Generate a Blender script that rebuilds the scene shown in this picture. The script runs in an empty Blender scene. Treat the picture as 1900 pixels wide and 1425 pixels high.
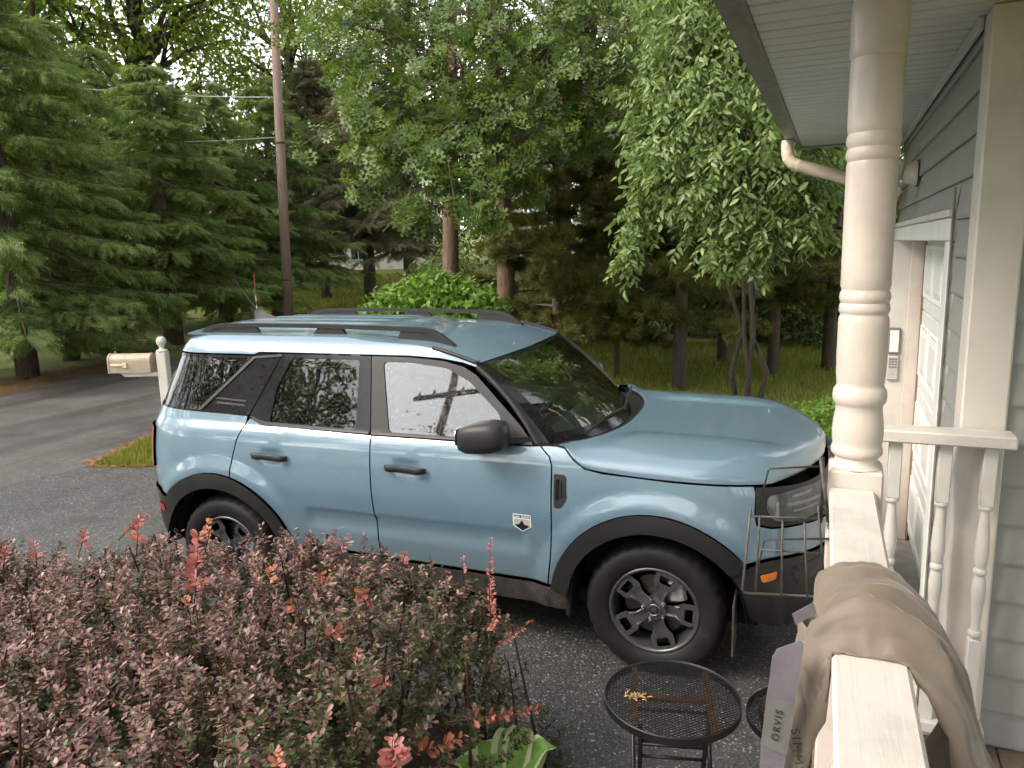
import bpy, math, random
import numpy as np
from mathutils import Vector, Matrix
from mathutils.geometry import delaunay_2d_cdt

R = math.radians
random.seed(7)
rng = np.random.default_rng(7)
SC = bpy.context.scene
COL = SC.collection

# ---------------------------------------------------------------- camera
CAM_H = 2.1875
cam_d = bpy.data.cameras.new('camera')
cam = bpy.data.objects.new('camera', cam_d)
COL.objects.link(cam)
cam_d.sensor_fit = 'HORIZONTAL'
cam_d.sensor_width = 36.0
cam_d.lens = 36.0 * 1394.15 / 1900.0
cam_d.clip_start = 0.05
cam_d.clip_end = 500
_yaw, _pitch, _roll = 0.4068, 0.17843, -0.02811
_f = np.array([-math.sin(_yaw) * math.cos(_pitch), math.cos(_yaw) * math.cos(_pitch), -math.sin(_pitch)])
_r = np.array([math.cos(_yaw), math.sin(_yaw), 0.0])
_u = np.cross(_r, _f)
_r2 = _r * math.cos(_roll) + _u * math.sin(_roll)
_u2 = -_r * math.sin(_roll) + _u * math.cos(_roll)
_m = Matrix.Identity(4)
for _i in range(3):
    _m[_i][0], _m[_i][1], _m[_i][2] = _r2[_i], _u2[_i], -_f[_i]
_m[2][3] = CAM_H
cam.matrix_world = _m
SC.camera = cam

# ---------------------------------------------------------------- sky, sun, exposure
SUN_EL, SUN_AZ = R(42), R(226)          # azimuth clockwise from +Y: the sun is behind and to the left of the viewer
world = bpy.data.worlds.new('World')
SC.world = world
world.use_nodes = True
wn = world.node_tree
for n in list(wn.nodes):
    wn.nodes.remove(n)
sky = wn.nodes.new('ShaderNodeTexSky')
sky.sky_type = 'NISHITA'
sky.sun_disc = False
sky.sun_elevation = SUN_EL
sky.sun_rotation = SUN_AZ
sky.air_density = 1.0
sky.dust_density = 1.6
sky.ozone_density = 1.0
hs = wn.nodes.new('ShaderNodeHueSaturation')
hs.inputs['Saturation'].default_value = 0.10
bg = wn.nodes.new('ShaderNodeBackground')
bg.inputs['Strength'].default_value = 0.15
wo = wn.nodes.new('ShaderNodeOutputWorld')
wn.links.new(sky.outputs[0], hs.inputs['Color'])
wn.links.new(hs.outputs[0], bg.inputs['Color'])
wn.links.new(bg.outputs[0], wo.inputs['Surface'])

sun_d = bpy.data.lights.new('sun', 'SUN')
sun_d.energy = 1.1
sun_d.angle = R(22)
sun_d.color = (1.0, 0.87, 0.72)
sun = bpy.data.objects.new('sun', sun_d)
COL.objects.link(sun)
sun.rotation_euler = Vector((-math.sin(SUN_AZ) * math.cos(SUN_EL), -math.cos(SUN_AZ) * math.cos(SUN_EL), -math.sin(SUN_EL))).to_track_quat('-Z', 'Y').to_euler()
sun.location = (-12, -12, 14)

SC.view_settings.view_transform = 'Standard'
SC.view_settings.look = 'None'
SC.view_settings.exposure = 1.7
SC.view_settings.gamma = 1.0
SC.view_settings.use_curve_mapping = False
SC.render.engine = 'CYCLES'
SC.cycles.use_denoising = True
SC.cycles.max_bounces = 8
SC.cycles.diffuse_bounces = 6
SC.cycles.use_adaptive_sampling = True
SC.cycles.adaptive_threshold = 0.035
SC.cycles.transparent_max_bounces = 8
SC.cycles.transmission_bounces = 4
SC.cycles.glossy_bounces = 4
SC.cycles.sample_clamp_indirect = 6.0

# ---------------------------------------------------------------- helpers
def obj_from(name, me, mat=None, parent=None, loc=None, rot=None):
    o = bpy.data.objects.new(name, me)
    COL.objects.link(o)
    if mat is not None:
        me.materials.clear()
        me.materials.append(mat)
    if parent is not None:
        o.parent = parent
    if loc is not None:
        o.location = loc
    if rot is not None:
        o.rotation_euler = rot
    return o

def mesh_py(name, verts, faces, smooth=False):
    me = bpy.data.meshes.new(name)
    me.from_pydata([tuple(map(float, v)) for v in verts], [], [tuple(int(i) for i in f) for f in faces])
    if smooth:
        me.polygons.foreach_set('use_smooth', np.ones(len(me.polygons), bool))
    me.update()
    return me

def mesh_np(name, V, F, smooth=False):
    """V (n,3), F (m,k) with a constant k"""
    V = np.ascontiguousarray(V, np.float32)
    F = np.ascontiguousarray(F, np.int32)
    me = bpy.data.meshes.new(name)
    me.vertices.add(len(V))
    me.vertices.foreach_set('co', V.ravel())
    k = F.shape[1]
    me.loops.add(F.size)
    me.loops.foreach_set('vertex_index', F.ravel())
    me.polygons.add(len(F))
    me.polygons.foreach_set('loop_start', np.arange(0, F.size, k, dtype=np.int32))
    if smooth:
        me.polygons.foreach_set('use_smooth', np.ones(len(F), bool))
    me.update(calc_edges=True)
    return me

class MB:
    """collects shapes, then links them as one mesh object"""
    def __init__(self):
        self.v, self.f = [], []
    def add(self, verts, faces):
        o = len(self.v)
        self.v += [tuple(map(float, v)) for v in verts]
        self.f += [tuple(o + int(i) for i in f) for f in faces]
        return self
    def box(self, a, b, m=None):
        (x0, y0, z0), (x1, y1, z1) = a, b
        v = [(x0, y0, z0), (x1, y0, z0), (x1, y1, z0), (x0, y1, z0), (x0, y0, z1), (x1, y0, z1), (x1, y1, z1), (x0, y1, z1)]
        if m is not None:
            v = [tuple(m @ Vector(q)) for q in v]
        return self.add(v, [(0, 3, 2, 1), (4, 5, 6, 7), (0, 1, 5, 4), (1, 2, 6, 5), (2, 3, 7, 6), (3, 0, 4, 7)])
    def bbox(self, a, b, e=.004, m=None):
        """box with chamfered edges"""
        (x0, y0, z0), (x1, y1, z1) = a, b
        c = [(x0 + x1) / 2, (y0 + y1) / 2, (z0 + z1) / 2]
        h = [(x1 - x0) / 2, (y1 - y0) / 2, (z1 - z0) / 2]
        e = min(e, min(h) * .6)
        vs, idx = [], {}
        for sx in (-1, 1):
            for sy in (-1, 1):
                for sz in (-1, 1):
                    for ax in range(3):
                        s = (sx, sy, sz)
                        q = [c[i] + s[i] * (h[i] - (0 if i == ax else e)) for i in range(3)]
                        idx[(sx, sy, sz, ax)] = len(vs)
                        vs.append(tuple(m @ Vector(q)) if m is not None else tuple(q))
        fs = []
        for ax in range(3):
            o1, o2 = (ax + 1) % 3, (ax + 2) % 3
            for s in (-1, 1):
                q = []
                for (p, r_) in ((-1, -1), (1, -1), (1, 1), (-1, 1)):
                    k = [0, 0, 0]
                    k[ax], k[o1], k[o2] = s, p, r_
                    q.append(idx[(k[0], k[1], k[2], ax)])
                fs.append(q if s > 0 else q[::-1])
        for ax in range(3):      # edges parallel to ax
            o1, o2 = (ax + 1) % 3, (ax + 2) % 3
            for s1 in (-1, 1):
                for s2 in (-1, 1):
                    def k(sa, which):
                        t = [0, 0, 0]
                        t[ax], t[o1], t[o2] = sa, s1, s2
                        return idx[(t[0], t[1], t[2], which)]
                    q = [k(-1, o1), k(1, o1), k(1, o2), k(-1, o2)]
                    fs.append(q if s1 * s2 > 0 else q[::-1])
        for sx in (-1, 1):
            for sy in (-1, 1):
                for sz in (-1, 1):
                    q = [idx[(sx, sy, sz, a)] for a in range(3)]
                    fs.append(q if sx * sy * sz > 0 else q[::-1])
        return self.add(vs, fs)
    def tube(self, pts, rad, n=8, caps=True, closed=False):
        pts = [np.array(p, float) for p in pts]
        m = len(pts)
        rad = [rad] * m if np.isscalar(rad) else list(rad)
        vs, fs = [], []
        up = None
        for i in range(m):
            if closed:
                t = pts[(i + 1) % m] - pts[i - 1]
            else:
                t = pts[min(i + 1, m - 1)] - pts[max(i - 1, 0)]
            t = t / (np.linalg.norm(t) + 1e-12)
            if up is None:
                a = np.array([0, 0, 1.0]) if abs(t[2]) < .9 else np.array([1.0, 0, 0])
            else:
                a = up
            b1 = a - t * (a @ t)
            b1 /= np.linalg.norm(b1) + 1e-12
            up = b1
            b2 = np.cross(t, b1)
            for k in range(n):
                an = 2 * math.pi * k / n
                vs.append(pts[i] + rad[i] * (math.cos(an) * b1 + math.sin(an) * b2))
        L = m if closed else m - 1
        for i in range(L):
            j = (i + 1) % m
            for k in range(n):
                k2 = (k + 1) % n
                fs.append((i * n + k, i * n + k2, j * n + k2, j * n + k))
        if caps and not closed:
            fs.append(tuple(range(n - 1, -1, -1)))
            fs.append(tuple(range((m - 1) * n, m * n)))
        return self.add(vs, fs)
    def lathe(self, prof, n=32, m=None, axis='Z', closed=False):
        """prof: list of (radius, height)"""
        vs, fs = [], []
        for (r_, h) in prof:
            for k in range(n):
                an = 2 * math.pi * k / n
                q = (r_ * math.cos(an), r_ * math.sin(an), h)
                if axis == 'Y':
                    q = (q[0], q[2], q[1])
                if axis == 'X':
                    q = (q[2], q[0], q[1])
                vs.append(tuple(m @ Vector(q)) if m is not None else q)
        L = len(prof)
        for i in range(L if closed else L - 1):
            j = (i + 1) % L
            for k in range(n):
                k2 = (k + 1) % n
                fs.append((i * n + k, i * n + k2, j * n + k2, j * n + k))
        return self.add(vs, fs)
    def prism(self, poly, d0, d1, plane='xz', m=None):
        """extrude a simple polygon (list of 2-tuples); plane names the polygon axes"""
        n = len(poly)
        def P(a, b, d):
            q = {'xz': (a, d, b), 'xy': (a, b, d), 'yz': (d, a, b)}[plane]
            return tuple(m @ Vector(q)) if m is not None else q
        vs = [P(a, b, d0) for a, b in poly] + [P(a, b, d1) for a, b in poly]
        fs = [tuple(range(n)), tuple(range(2 * n - 1, n - 1, -1))]
        for i in range(n):
            j = (i + 1) % n
            fs.append((i, i + n, j + n, j))
        return self.add(vs, fs)
    def build(self, name, mat, parent=None, smooth=False, loc=None, rot=None, autosmooth=None):
        me = mesh_py(name, self.v, self.f, smooth)
        o = obj_from(name, me, mat, parent, loc, rot)
        if autosmooth is not None:
            me.polygons.foreach_set('use_smooth', np.ones(len(me.polygons), bool))
            sharp_by_angle(me, autosmooth)
        return o

def sharp_by_angle(me, ang):
    import bmesh
    bm = bmesh.new()
    bm.from_mesh(me)
    bmesh.ops.recalc_face_normals(bm, faces=bm.faces[:])
    for e in bm.edges:
        if len(e.link_faces) == 2:
            e.smooth = e.calc_face_angle(0) < ang
        else:
            e.smooth = True
    bm.to_mesh(me)
    bm.free()
    me.update()

def tag(o, label=None, cat=None, group=None, kind=None):
    if label: o['label'] = label
    if cat: o['category'] = cat
    if group: o['group'] = group
    if kind: o['kind'] = kind
    return o

def thing(name, label, cat, loc=(0, 0, 0), rz=0, group=None):
    o = bpy.data.objects.new(name, None)
    COL.objects.link(o)
    o.location = loc
    o.rotation_euler = (0, 0, rz)
    o.empty_display_size = .1
    return tag(o, label, cat, group)

def smoothstep(x, a, b):
    t = np.clip((np.asarray(x, float) - a) / (b - a), 0, 1)
    return t * t * (3 - 2 * t)

def pchip(xs, ys):
    xs, ys = np.asarray(xs, float), np.asarray(ys, float)
    h = np.diff(xs)
    d = np.diff(ys) / h
    m = np.zeros(len(xs))
    m[0], m[-1] = d[0], d[-1]
    for i in range(1, len(xs) - 1):
        if d[i - 1] * d[i] > 0:
            w1, w2 = 2 * h[i] + h[i - 1], h[i] + 2 * h[i - 1]
            m[i] = (w1 + w2) / (w1 / d[i - 1] + w2 / d[i])
    def f(x):
        x = np.asarray(x, float)
        i = np.clip(np.searchsorted(xs, x) - 1, 0, len(xs) - 2)
        t = np.clip((x - xs[i]) / h[i], 0, 1)
        t2, t3 = t * t, t * t * t
        return (2 * t3 - 3 * t2 + 1) * ys[i] + (t3 - 2 * t2 + t) * h[i] * m[i] + (-2 * t3 + 3 * t2) * ys[i + 1] + (t3 - t2) * h[i] * m[i + 1]
    return f

# ---------------------------------------------------------------- materials
class NT:
    def __init__(self, name):
        self.m = bpy.data.materials.new(name)
        self.m.use_nodes = True
        self.t = self.m.node_tree
        self.b = self.t.nodes['Principled BSDF']
        self.out = self.t.nodes['Material Output']
    def n(self, typ, **kw):
        nd = self.t.nodes.new(typ)
        for k, v in kw.items():
            if k in nd.inputs:
                nd.inputs[k].default_value = v
            else:
                setattr(nd, k, v)
        return nd
    def l(self, a, b):
        self.t.links.new(a, b)
    def set(self, **kw):
        for k, v in kw.items():
            self.b.inputs[k.replace('_', ' ')].default_value = v
        return self
    def coord(self, kind='Object', scale=(1, 1, 1), rot=(0, 0, 0)):
        tc = self.n('ShaderNodeTexCoord')
        mp = self.n('ShaderNodeMapping')
        mp.inputs['Scale'].default_value = scale
        mp.inputs['Rotation'].default_value = rot
        self.l(tc.outputs[kind], mp.inputs[0])
        return mp.outputs[0]
    def noise(self, vec, scale, detail=4, rough=.55, dist=0):
        nd = self.n('ShaderNodeTexNoise')
        nd.inputs['Scale'].default_value = scale
        nd.inputs['Detail'].default_value = detail
        nd.inputs['Roughness'].default_value = rough
        nd.inputs['Distortion'].default_value = dist
        if vec is not None:
            self.l(vec, nd.inputs['Vector'])
        return nd.outputs['Fac']
    def ramp(self, fac, stops):
        nd = self.n('ShaderNodeValToRGB')
        els = nd.color_ramp.elements
        while len(els) < len(stops):
            els.new(.5)
        for e, (p, c) in zip(els, stops):
            e.position = p
            e.color = (c[0], c[1], c[2], 1) if not np.isscalar(c) else (c, c, c, 1)
        self.l(fac, nd.inputs[0])
        return nd.outputs[0]
    def mix(self, fac, a, b, mode='MIX'):
        nd = self.n('ShaderNodeMix', data_type='RGBA', blend_type=mode)
        for sock, v in ((nd.inputs[0], fac), (nd.inputs[6], a), (nd.inputs[7], b)):
            if hasattr(v, 'is_output'):
                self.l(v, sock)
            elif np.isscalar(v):
                sock.default_value = v
            else:
                sock.default_value = (v[0], v[1], v[2], 1)
        return nd.outputs[2]
    def math(self, op, a, b=0.0):
        nd = self.n('ShaderNodeMath', operation=op)
        for sock, v in ((nd.inputs[0], a), (nd.inputs[1], b)):
            if hasattr(v, 'is_output'):
                self.l(v, sock)
            else:
                sock.default_value = v
        return nd.outputs[0]
    def bump(self, h, strength=.3, dist=.01, normal=None):
        nd = self.n('ShaderNodeBump')
        nd.inputs['Strength'].default_value = strength
        nd.inputs['Distance'].default_value = dist
        self.l(h, nd.inputs['Height'])
        if normal is not None:
            self.l(normal, nd.inputs['Normal'])
        return nd.outputs[0]
    def base(self, c):
        if hasattr(c, 'is_output'):
            self.l(c, self.b.inputs['Base Color'])
        else:
            self.b.inputs['Base Color'].default_value = (c[0], c[1], c[2], 1)
        return self

def simple(name, col, rough=.5, metal=0, spec=.5, var=.12, scale=20, bump=0, bscale=200, coat=0):
    """plain surface with a little grain"""
    q = NT(name)
    v = q.coord()
    n = q.noise(v, scale, 5, .6)
    c = q.ramp(n, [(.3, [k * (1 - var) for k in col]), (.7, [k * (1 + var) for k in col])])
    q.base(c)
    q.set(Roughness=rough, Metallic=metal)
    q.b.inputs['Specular IOR Level'].default_value = spec
    q.b.inputs['Coat Weight'].default_value = coat
    if bump:
        n2 = q.noise(v, bscale, 3, .6)
        q.l(q.bump(n2, bump, .004), q.b.inputs['Normal'])
    return q.m

def leaf_mat(name, cols, trans=.35, rough=.45, patch=None, spec=.4, warm=(1, 1, 1)):
    """leaf: random tone per leaf, some light passes through"""
    q = NT(name)
    cols = [(c_[0] * warm[0], c_[1] * warm[1], c_[2] * warm[2]) for c_ in cols]
    g = q.n('ShaderNodeNewGeometry')
    k = len(cols)
    c = q.ramp(g.outputs['Random Per Island'], [(i / max(1, k - 1), cc) for i, cc in enumerate(cols)])
    if patch is not None:
        v = q.coord('Object')
        f = q.ramp(q.noise(v, patch[1], 2, .5), [(.42, 0.0), (.6, 1.0)])
        c = q.mix(f, c, patch[0], 'MULTIPLY')
    q.base(c)
    q.set(Roughness=rough)
    q.b.inputs['Specular IOR Level'].default_value = spec
    tr = q.n('ShaderNodeBsdfTranslucent')
    c2 = q.mix(1.0, c, (1.0, 1.1, .55), 'MULTIPLY')
    q.l(c2, tr.inputs['Color'])
    ms = q.n('ShaderNodeMixShader')
    ms.inputs[0].default_value = trans
    q.l(q.b.outputs[0], ms.inputs[1])
    q.l(tr.outputs[0], ms.inputs[2])
    q.l(ms.outputs[0], q.out.inputs['Surface'])
    return q.m

M = {}
# ================================================================ ground, road, driveway
def ground_z(x, y):
    r_ = np.hypot(x, y)
    t = r_ - 19.5
    z = .05 * np.where(t > 0, t * t / (t + 3.0), 0.0)
    return np.minimum(z, 5.0)

def setting_materials():
    q = NT('lawn')
    v = q.coord()
    n1, n2, n3 = q.noise(v, .35, 5, .6), q.noise(v, 9, 5, .7), q.noise(v, 90, 4, .7)
    g = q.ramp(n2, [(.25, (.08, .105, .018)), (.55, (.15, .175, .032)), (.8, (.22, .215, .055))])
    d = q.ramp(n2, [(.3, (.035, .024, .014)), (.7, (.085, .055, .03))])
    f = q.ramp(n1, [(.58, 0.0), (.74, .7)])
    c = q.mix(f, g, d)
    c = q.mix(.5, c, q.ramp(n3, [(.3, .45), (.7, 1.3)]), 'MULTIPLY')
    q.base(c).set(Roughness=.9)
    q.l(q.bump(n3, .8, .03), q.b.inputs['Normal'])
    M['lawn'] = q.m

    def asphalt(name, lo, hi, stone, wet, sc=150, streaks=0):
        q = NT(name)
        v = q.coord()
        vo = q.n('ShaderNodeTexVoronoi')
        vo.inputs['Scale'].default_value = sc
        q.l(v, vo.inputs['Vector'])
        sp = q.n('ShaderNodeSeparateColor')
        q.l(vo.outputs['Color'], sp.inputs[0])
        big = q.noise(v, .8, 5, .6)
        c = q.ramp(q.noise(v, 60, 5, .75), [(.3, lo), (.7, hi)])
        st = q.ramp(sp.outputs[0], [(.0, [k * .5 for k in lo]), (.55, lo), (.86, [k * 1.25 for k in hi]), (.955, hi), (.97, stone), (1.0, stone)])
        c = q.mix(.62, c, st)
        c = q.mix(1.0, c, q.ramp(big, [(.32, .58), (.50, 1.0), (.7, 1.2)]), 'MULTIPLY')
        damp = q.ramp(q.noise(q.coord('Object', (1.0, .13, 1), (0, 0, R(12))), streaks or .01, 6, .62, 1.2), [(.50, 0.0), (.60, .62 if streaks else 0.0)])
        c = q.mix(damp, c, [k * .55 for k in lo])
        q.base(c)
        rr = q.ramp(q.noise(v, 1.3, 4, .6), [(.36, wet), (.62, .70)])
        q.l(rr, q.b.inputs['Roughness'])
        h = q.math('SUBTRACT', 1.0, vo.outputs['Distance'])
        h = q.math('ADD', h, q.noise(v, 300, 3, .6))
        q.l(q.bump(h, .55, .006), q.b.inputs['Normal'])
        return q.m
    M['drive'] = asphalt('driveway_asphalt', (.036, .036, .0355), (.10, .098, .094), (.44, .42, .38), .34, 120)
    M['road'] = asphalt('road_asphalt', (.060, .055, .050), (.120, .111, .100), (.26, .24, .21), .42, 110, .9)

    q = NT('mulch')
    v = q.coord()
    c = q.ramp(q.noise(v, 40, 6, .75), [(.3, (.018, .012, .008)), (.6, (.06, .04, .026)), (.8, (.13, .085, .05))])
    q.base(c).set(Roughness=.95)
    q.l(q.bump(q.noise(v, 70, 5, .7), 1.0, .03), q.b.inputs['Normal'])
    M['mulch'] = q.m
    q = NT('wet_patch')                      # darker damp tarmac
    v = q.coord()
    c = q.ramp(q.noise(v, 120, 5, .75), [(.3, (.034, .030, .026)), (.7, (.068, .060, .052))])
    q.base(c).set(Roughness=.28)
    q.l(q.bump(q.noise(v, 140, 4, .7), .4, .004), q.b.inputs['Normal'])
    M['wet'] = q.m
    M['concrete'] = simple('concrete', (.27, .255, .235), .85, 0, .3, .25, 9, .4, 120)

    def paint(name, col, rough=.5, grain=(14, 14, 160), amt=.30, var=.07):
        """brushed house paint over wood, grain runs along z"""
        q = NT(name)
        v = q.coord('Object', (grain[0], grain[1], grain[2]))
        w = q.noise(v, 1.0, 6, .62, .5)
        v2 = q.coord()
        dirt = q.noise(v2, 5, 6, .7)
        c = q.ramp(dirt, [(.30, [k * (1 - var * 2.2) for k in col]), (.52, col), (.8, [min(1, k * (1 + var * .4)) for k in col])])
        q.base(c).set(Roughness=rough)
        q.l(q.bump(w, amt, .004), q.b.inputs['Normal'])
        return q.m
    M['post_paint'] = paint('cream_post_paint', (.58, .505, .445), .38, (30, 30, 1.6), .22)
    M['rail_paint'] = paint('white_rail_paint', (.58, .54, .49), .45, (34, 2.2, 34), .55, .10)
    M['trim_paint'] = paint('white_trim_paint', (.58, .535, .48), .5, (25, 25, 2), .2)
    M['bal_paint'] = paint('baluster_paint', (.54, .515, .48), .45, (25, 25, 2), .2)
    q = NT('grey_siding')
    v = q.coord('Object', (1.2, 1.2, 40))
    v2 = q.coord()
    c = q.ramp(q.noise(v2, 4, 5, .65), [(.3, (.245, .240, .225)), (.7, (.285, .279, .262))])
    q.base(c).set(Roughness=.55)
    q.l(q.bump(q.noise(v, 1.0, 5, .6, .6), .16, .003), q.b.inputs['Normal'])
    M['siding'] = q.m
    q = NT('soffit_vinyl')
    v2 = q.coord()
    tc = q.n('ShaderNodeTexCoord')
    sp = q.n('ShaderNodeSeparateXYZ')
    q.l(tc.outputs['Object'], sp.inputs[0])
    vo = q.n('ShaderNodeTexVoronoi', feature='F1')
    vo.inputs['Scale'].default_value = 150
    vo.inputs['Randomness'].default_value = 0.0
    q.l(v2, vo.inputs['Vector'])
    hole = q.ramp(vo.outputs['Distance'], [(.20, 0.0), (.30, 1.0)])
    zone = q.ramp(q.math('PINGPONG', sp.outputs[1], .15), [(.0, 1.0), (.40, 1.0), (.42, 0.0)])
    vent = q.math('MAXIMUM', hole, q.math('SUBTRACT', 1.0, zone))
    c = q.ramp(q.noise(v2, 3, 5, .65), [(.3, (.52, .525, .50)), (.7, (.58, .585, .555))])
    q.base(q.mix(q.math('MULTIPLY', vent, 1.0), (.30, .305, .29), c)).set(Roughness=.5)
    M['soffit'] = q.m
    M['gutter'] = simple('weathered_gutter', (.20, .185, .17), .5, .1, .4, .25, 12, .12, 60)
    M['downspout'] = simple('cream_downspout', (.60, .49, .39), .45, 0, .4, .12, 8, .1, 60)
    M['shingle'] = simple('roof_shingle', (.05, .048, .045), .9, 0, .2, .3, 30, .6, 120)
    M['door_paint'] = simple('white_garage_door', (.66, .655, .62), .45, 0, .4, .07, 6, .08, 260)
    M['weatherstrip'] = simple('brown_weatherstrip', (.23, .15, .095), .8, 0, .3, .35, 40)
    M['deck'] = simple('brown_deck_board', (.16, .115, .08), .75, 0, .3, .3, 14, .4, 60)
    M['cap_dark'] = simple('dark_gasket', (.03, .028, .026), .8)
setting_materials()

# lawn: one sheet to the horizon
rr = np.r_[0, np.linspace(2, 60, 90), 75, 100, 140, 200, 300]
na = 160
vs = [(0, 0, -.012)]
for r_ in rr[1:]:
    for k in range(na):
        a = 2 * math.pi * k / na
        x, y = r_ * math.cos(a), r_ * math.sin(a)
        vs.append((x, y, float(ground_z(x, y)) - .012 + (.02 * math.sin(x * 1.3) * math.cos(y * 1.1) if r_ > 24 else 0)))
fs = [(0, 1 + k, 1 + (k + 1) % na) for k in range(na)]
for i in range(len(rr) - 2):
    for k in range(na):
        a, b = 1 + i * na + k, 1 + i * na + (k + 1) % na
        fs.append((a, a + na, b + na, b))
lawn = obj_from('lawn', mesh_py('lawn', vs, fs, True), M['lawn'])
tag(lawn, 'lawn and woodland floor around the driveway and road', kind='structure')

def sheet(name, poly, z, mat, label, jitter=0.0, step=.25, seed=3):
    rg = random.Random(seed)
    p = dens(poly, step) if True else np.array(poly)
    if jitter:
        p = p + np.array([[rg.uniform(-jitter, jitter), rg.uniform(-jitter, jitter)] for _ in p])
    rv, re, rf, *_ = delaunay_2d_cdt([Vector(q) for q in p], [(i, (i + 1) % len(p)) for i in range(len(p))], [], 1, 1e-6)
    rf = [f for f in rf]
    vs = [(q[0], q[1], z + float(ground_z(q[0], q[1])) * 1.0) for q in rv]
    fs = []
    for f in rf:
        a, b, c = [Vector(vs[i]) for i in f[:3]]
        fs.append(tuple(f) if (b - a).cross(c - a).z > 0 else tuple(f)[::-1])
    o = obj_from(name, mesh_py(name, vs, fs), mat)
    tag(o, label, kind='structure')
    return o

def dens(poly, step):
    out = []
    n = len(poly)
    for i in range(n):
        a, b = np.array(poly[i], float), np.array(poly[(i + 1) % n], float)
        k = max(1, int(np.hypot(*(b - a)) / step))
        for t in range(k):
            out.append(a + (b - a) * t / k)
    return np.array(out)

road_near = [(-9.6, -30), (-8.6, -6), (-7.9, 0), (-7.55, 4.5), (-7.30, 5.35), (-7.75, 6.5), (-8.1, 9), (-7.6, 13), (-5.6, 18.6)]
road_far = [(-9.4, 17.0), (-12.2, 14.2), (-14.25, 11.4), (-13.5, 8.5), (-12.7, 5.4), (-12.4, 0), (-13.0, -6), (-14.2, -30)]
sheet('road', road_near + road_far, .004, M['road'], 'grey asphalt road with damp streaks', .03)
sheet('driveway', [(.95, 6.05), (-3.0, 6.0), (-6.3, 5.75), (-6.75, 5.50), (-7.29, 5.36), (-7.54, 4.5), (-7.88, 0), (-8.3, -4), (.95, -4)], .009, M['drive'], 'dark speckled asphalt driveway', .015)
sheet('planting_bed', [(-1.38, 2.80), (-1.20, 2.35), (-1.05, 1.6), (-1.0, -3), (-6, -3), (-5.6, 1.4), (-4.9, 2.3), (-4.0, 2.75), (-2.5, 2.95)], .022, M['mulch'], 'mulch bed under the barberry shrub', .03)
# ================================================================ house
HOUSE = thing('house', 'grey clapboard house front with soffit, gutter and white garage door', 'house', (.393, 2.72, 0))
HX, HY = .393, 2.72
W, H_SOF, EXP = .393, 2.85, .131

def hp(mb, name, mat, par=HOUSE, **k):
    """build in world coordinates, parent to the house empty"""
    mb.v = [(v[0] - HX, v[1] - HY, v[2]) for v in mb.v]
    return mb.build(name, mat, par, **k)

# siding boards, garage side (faces -x) and front (faces -y)
def board_side(y0, y1, z0, z1):
    m = MB()
    t = .016
    prof = [(W + .020, z0), (W - .002, z0), (W - .004, z0 + .010), (W - .004 + t * .9, z1 + .006), (W + .020, z1 + .006)]
    m.prism([(a, b) for a, b in prof], y0, y1, 'xz')
    hp(m, 'siding_board', M['siding'])
GY0, GY1, GZ = 3.30, 5.86, 2.195      # garage opening
z = .02
while z < H_SOF - .02:
    z1 = min(z + EXP, H_SOF - .002)
    if z > 2.25:
        board_side(2.835, 6.05, z, z1)
    elif z1 > 2.25:
        board_side(2.835, 3.168, z, z1)
        board_side(3.172, 6.05, 2.285, z1)
    else:
        board_side(2.835, 3.168, z, z1)
    z = z1
z = .48
while z < H_SOF - .02:
    z1 = min(z + EXP, H_SOF - .002)
    m = MB()
    m.prism([(HY + .020, z), (HY - .002, z), (HY - .004, z + .010), (HY + .011, z1 + .006), (HY + .020, z1 + .006)], .516, 3.2, 'yz')
    hp(m, 'siding_board', M['siding'])
    z = z1
# solid walls behind the boards
hp(MB().box((W + .021, 2.741, 0), (W + .12, 3.29, H_SOF)).box((W + .021, 3.29, 2.28), (W + .12, 6.05, H_SOF)).box((W + .12, 2.741, 0), (3.2, 2.86, H_SOF)), 'wall', M['siding'])
hp(MB().box((W + .25, 2.87, 0), (W + .33, 6.05, 2.8)).box((W + .02, 6.055, 0), (3.2, 6.15, H_SOF)), 'wall', M['siding'])
# corner post
hp(MB().bbox((W - .006, 2.700, .40), (.514, 2.833, H_SOF - .003), .006), 'corner_post', M['trim_paint'])
# garage opening: head box, jambs, door
hp(MB().bbox((W - .030, 3.172, 2.255), (W + .02, 6.02, 2.283), .004), 'head_flashing', M['trim_paint'])
hp(MB().bbox((W - .022, 3.175, 2.170), (W + .17, 6.0, 2.253), .004), 'head_trim', M['door_paint'])
hp(MB().bbox((W - .018, 3.176, .03), (W + .02, 3.29, 2.168), .005), 'jamb_trim', M['door_paint'])
hp(MB().bbox((W + .021, 3.26, .03), (W + .17, 3.29, 2.168), .004), 'jamb_trim', M['door_paint'])
hp(MB().bbox((W - .016, 3.165, .03), (W - .008, 3.174, 2.36), .002), 'corner_bead', M['gutter'])
hp(MB().bbox((.245, 5.87, .03), (.478, 5.99, 2.168), .004), 'far_jamb', M['trim_paint'])
hp(MB().bbox((.470, 5.845, .03), (.556, 5.869, 2.168), .004), 'door_stop', M['post_paint'])
hp(MB().box((.548, 5.828, .03), (.562, 5.846, 2.168)), 'weatherstrip', M['weatherstrip'])
DOORX = .56
gd = hp(MB().box((DOORX + .045, 3.30, .03), (DOORX + .06, 5.86, 2.2)), 'garage_door', M['door_paint'])
def gp(mb, name, mat):
    mb.v = [(v[0] - HX, v[1] - HY, v[2]) for v in mb.v]
    return mb.build(name, mat, gd)
sec = .532
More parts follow.
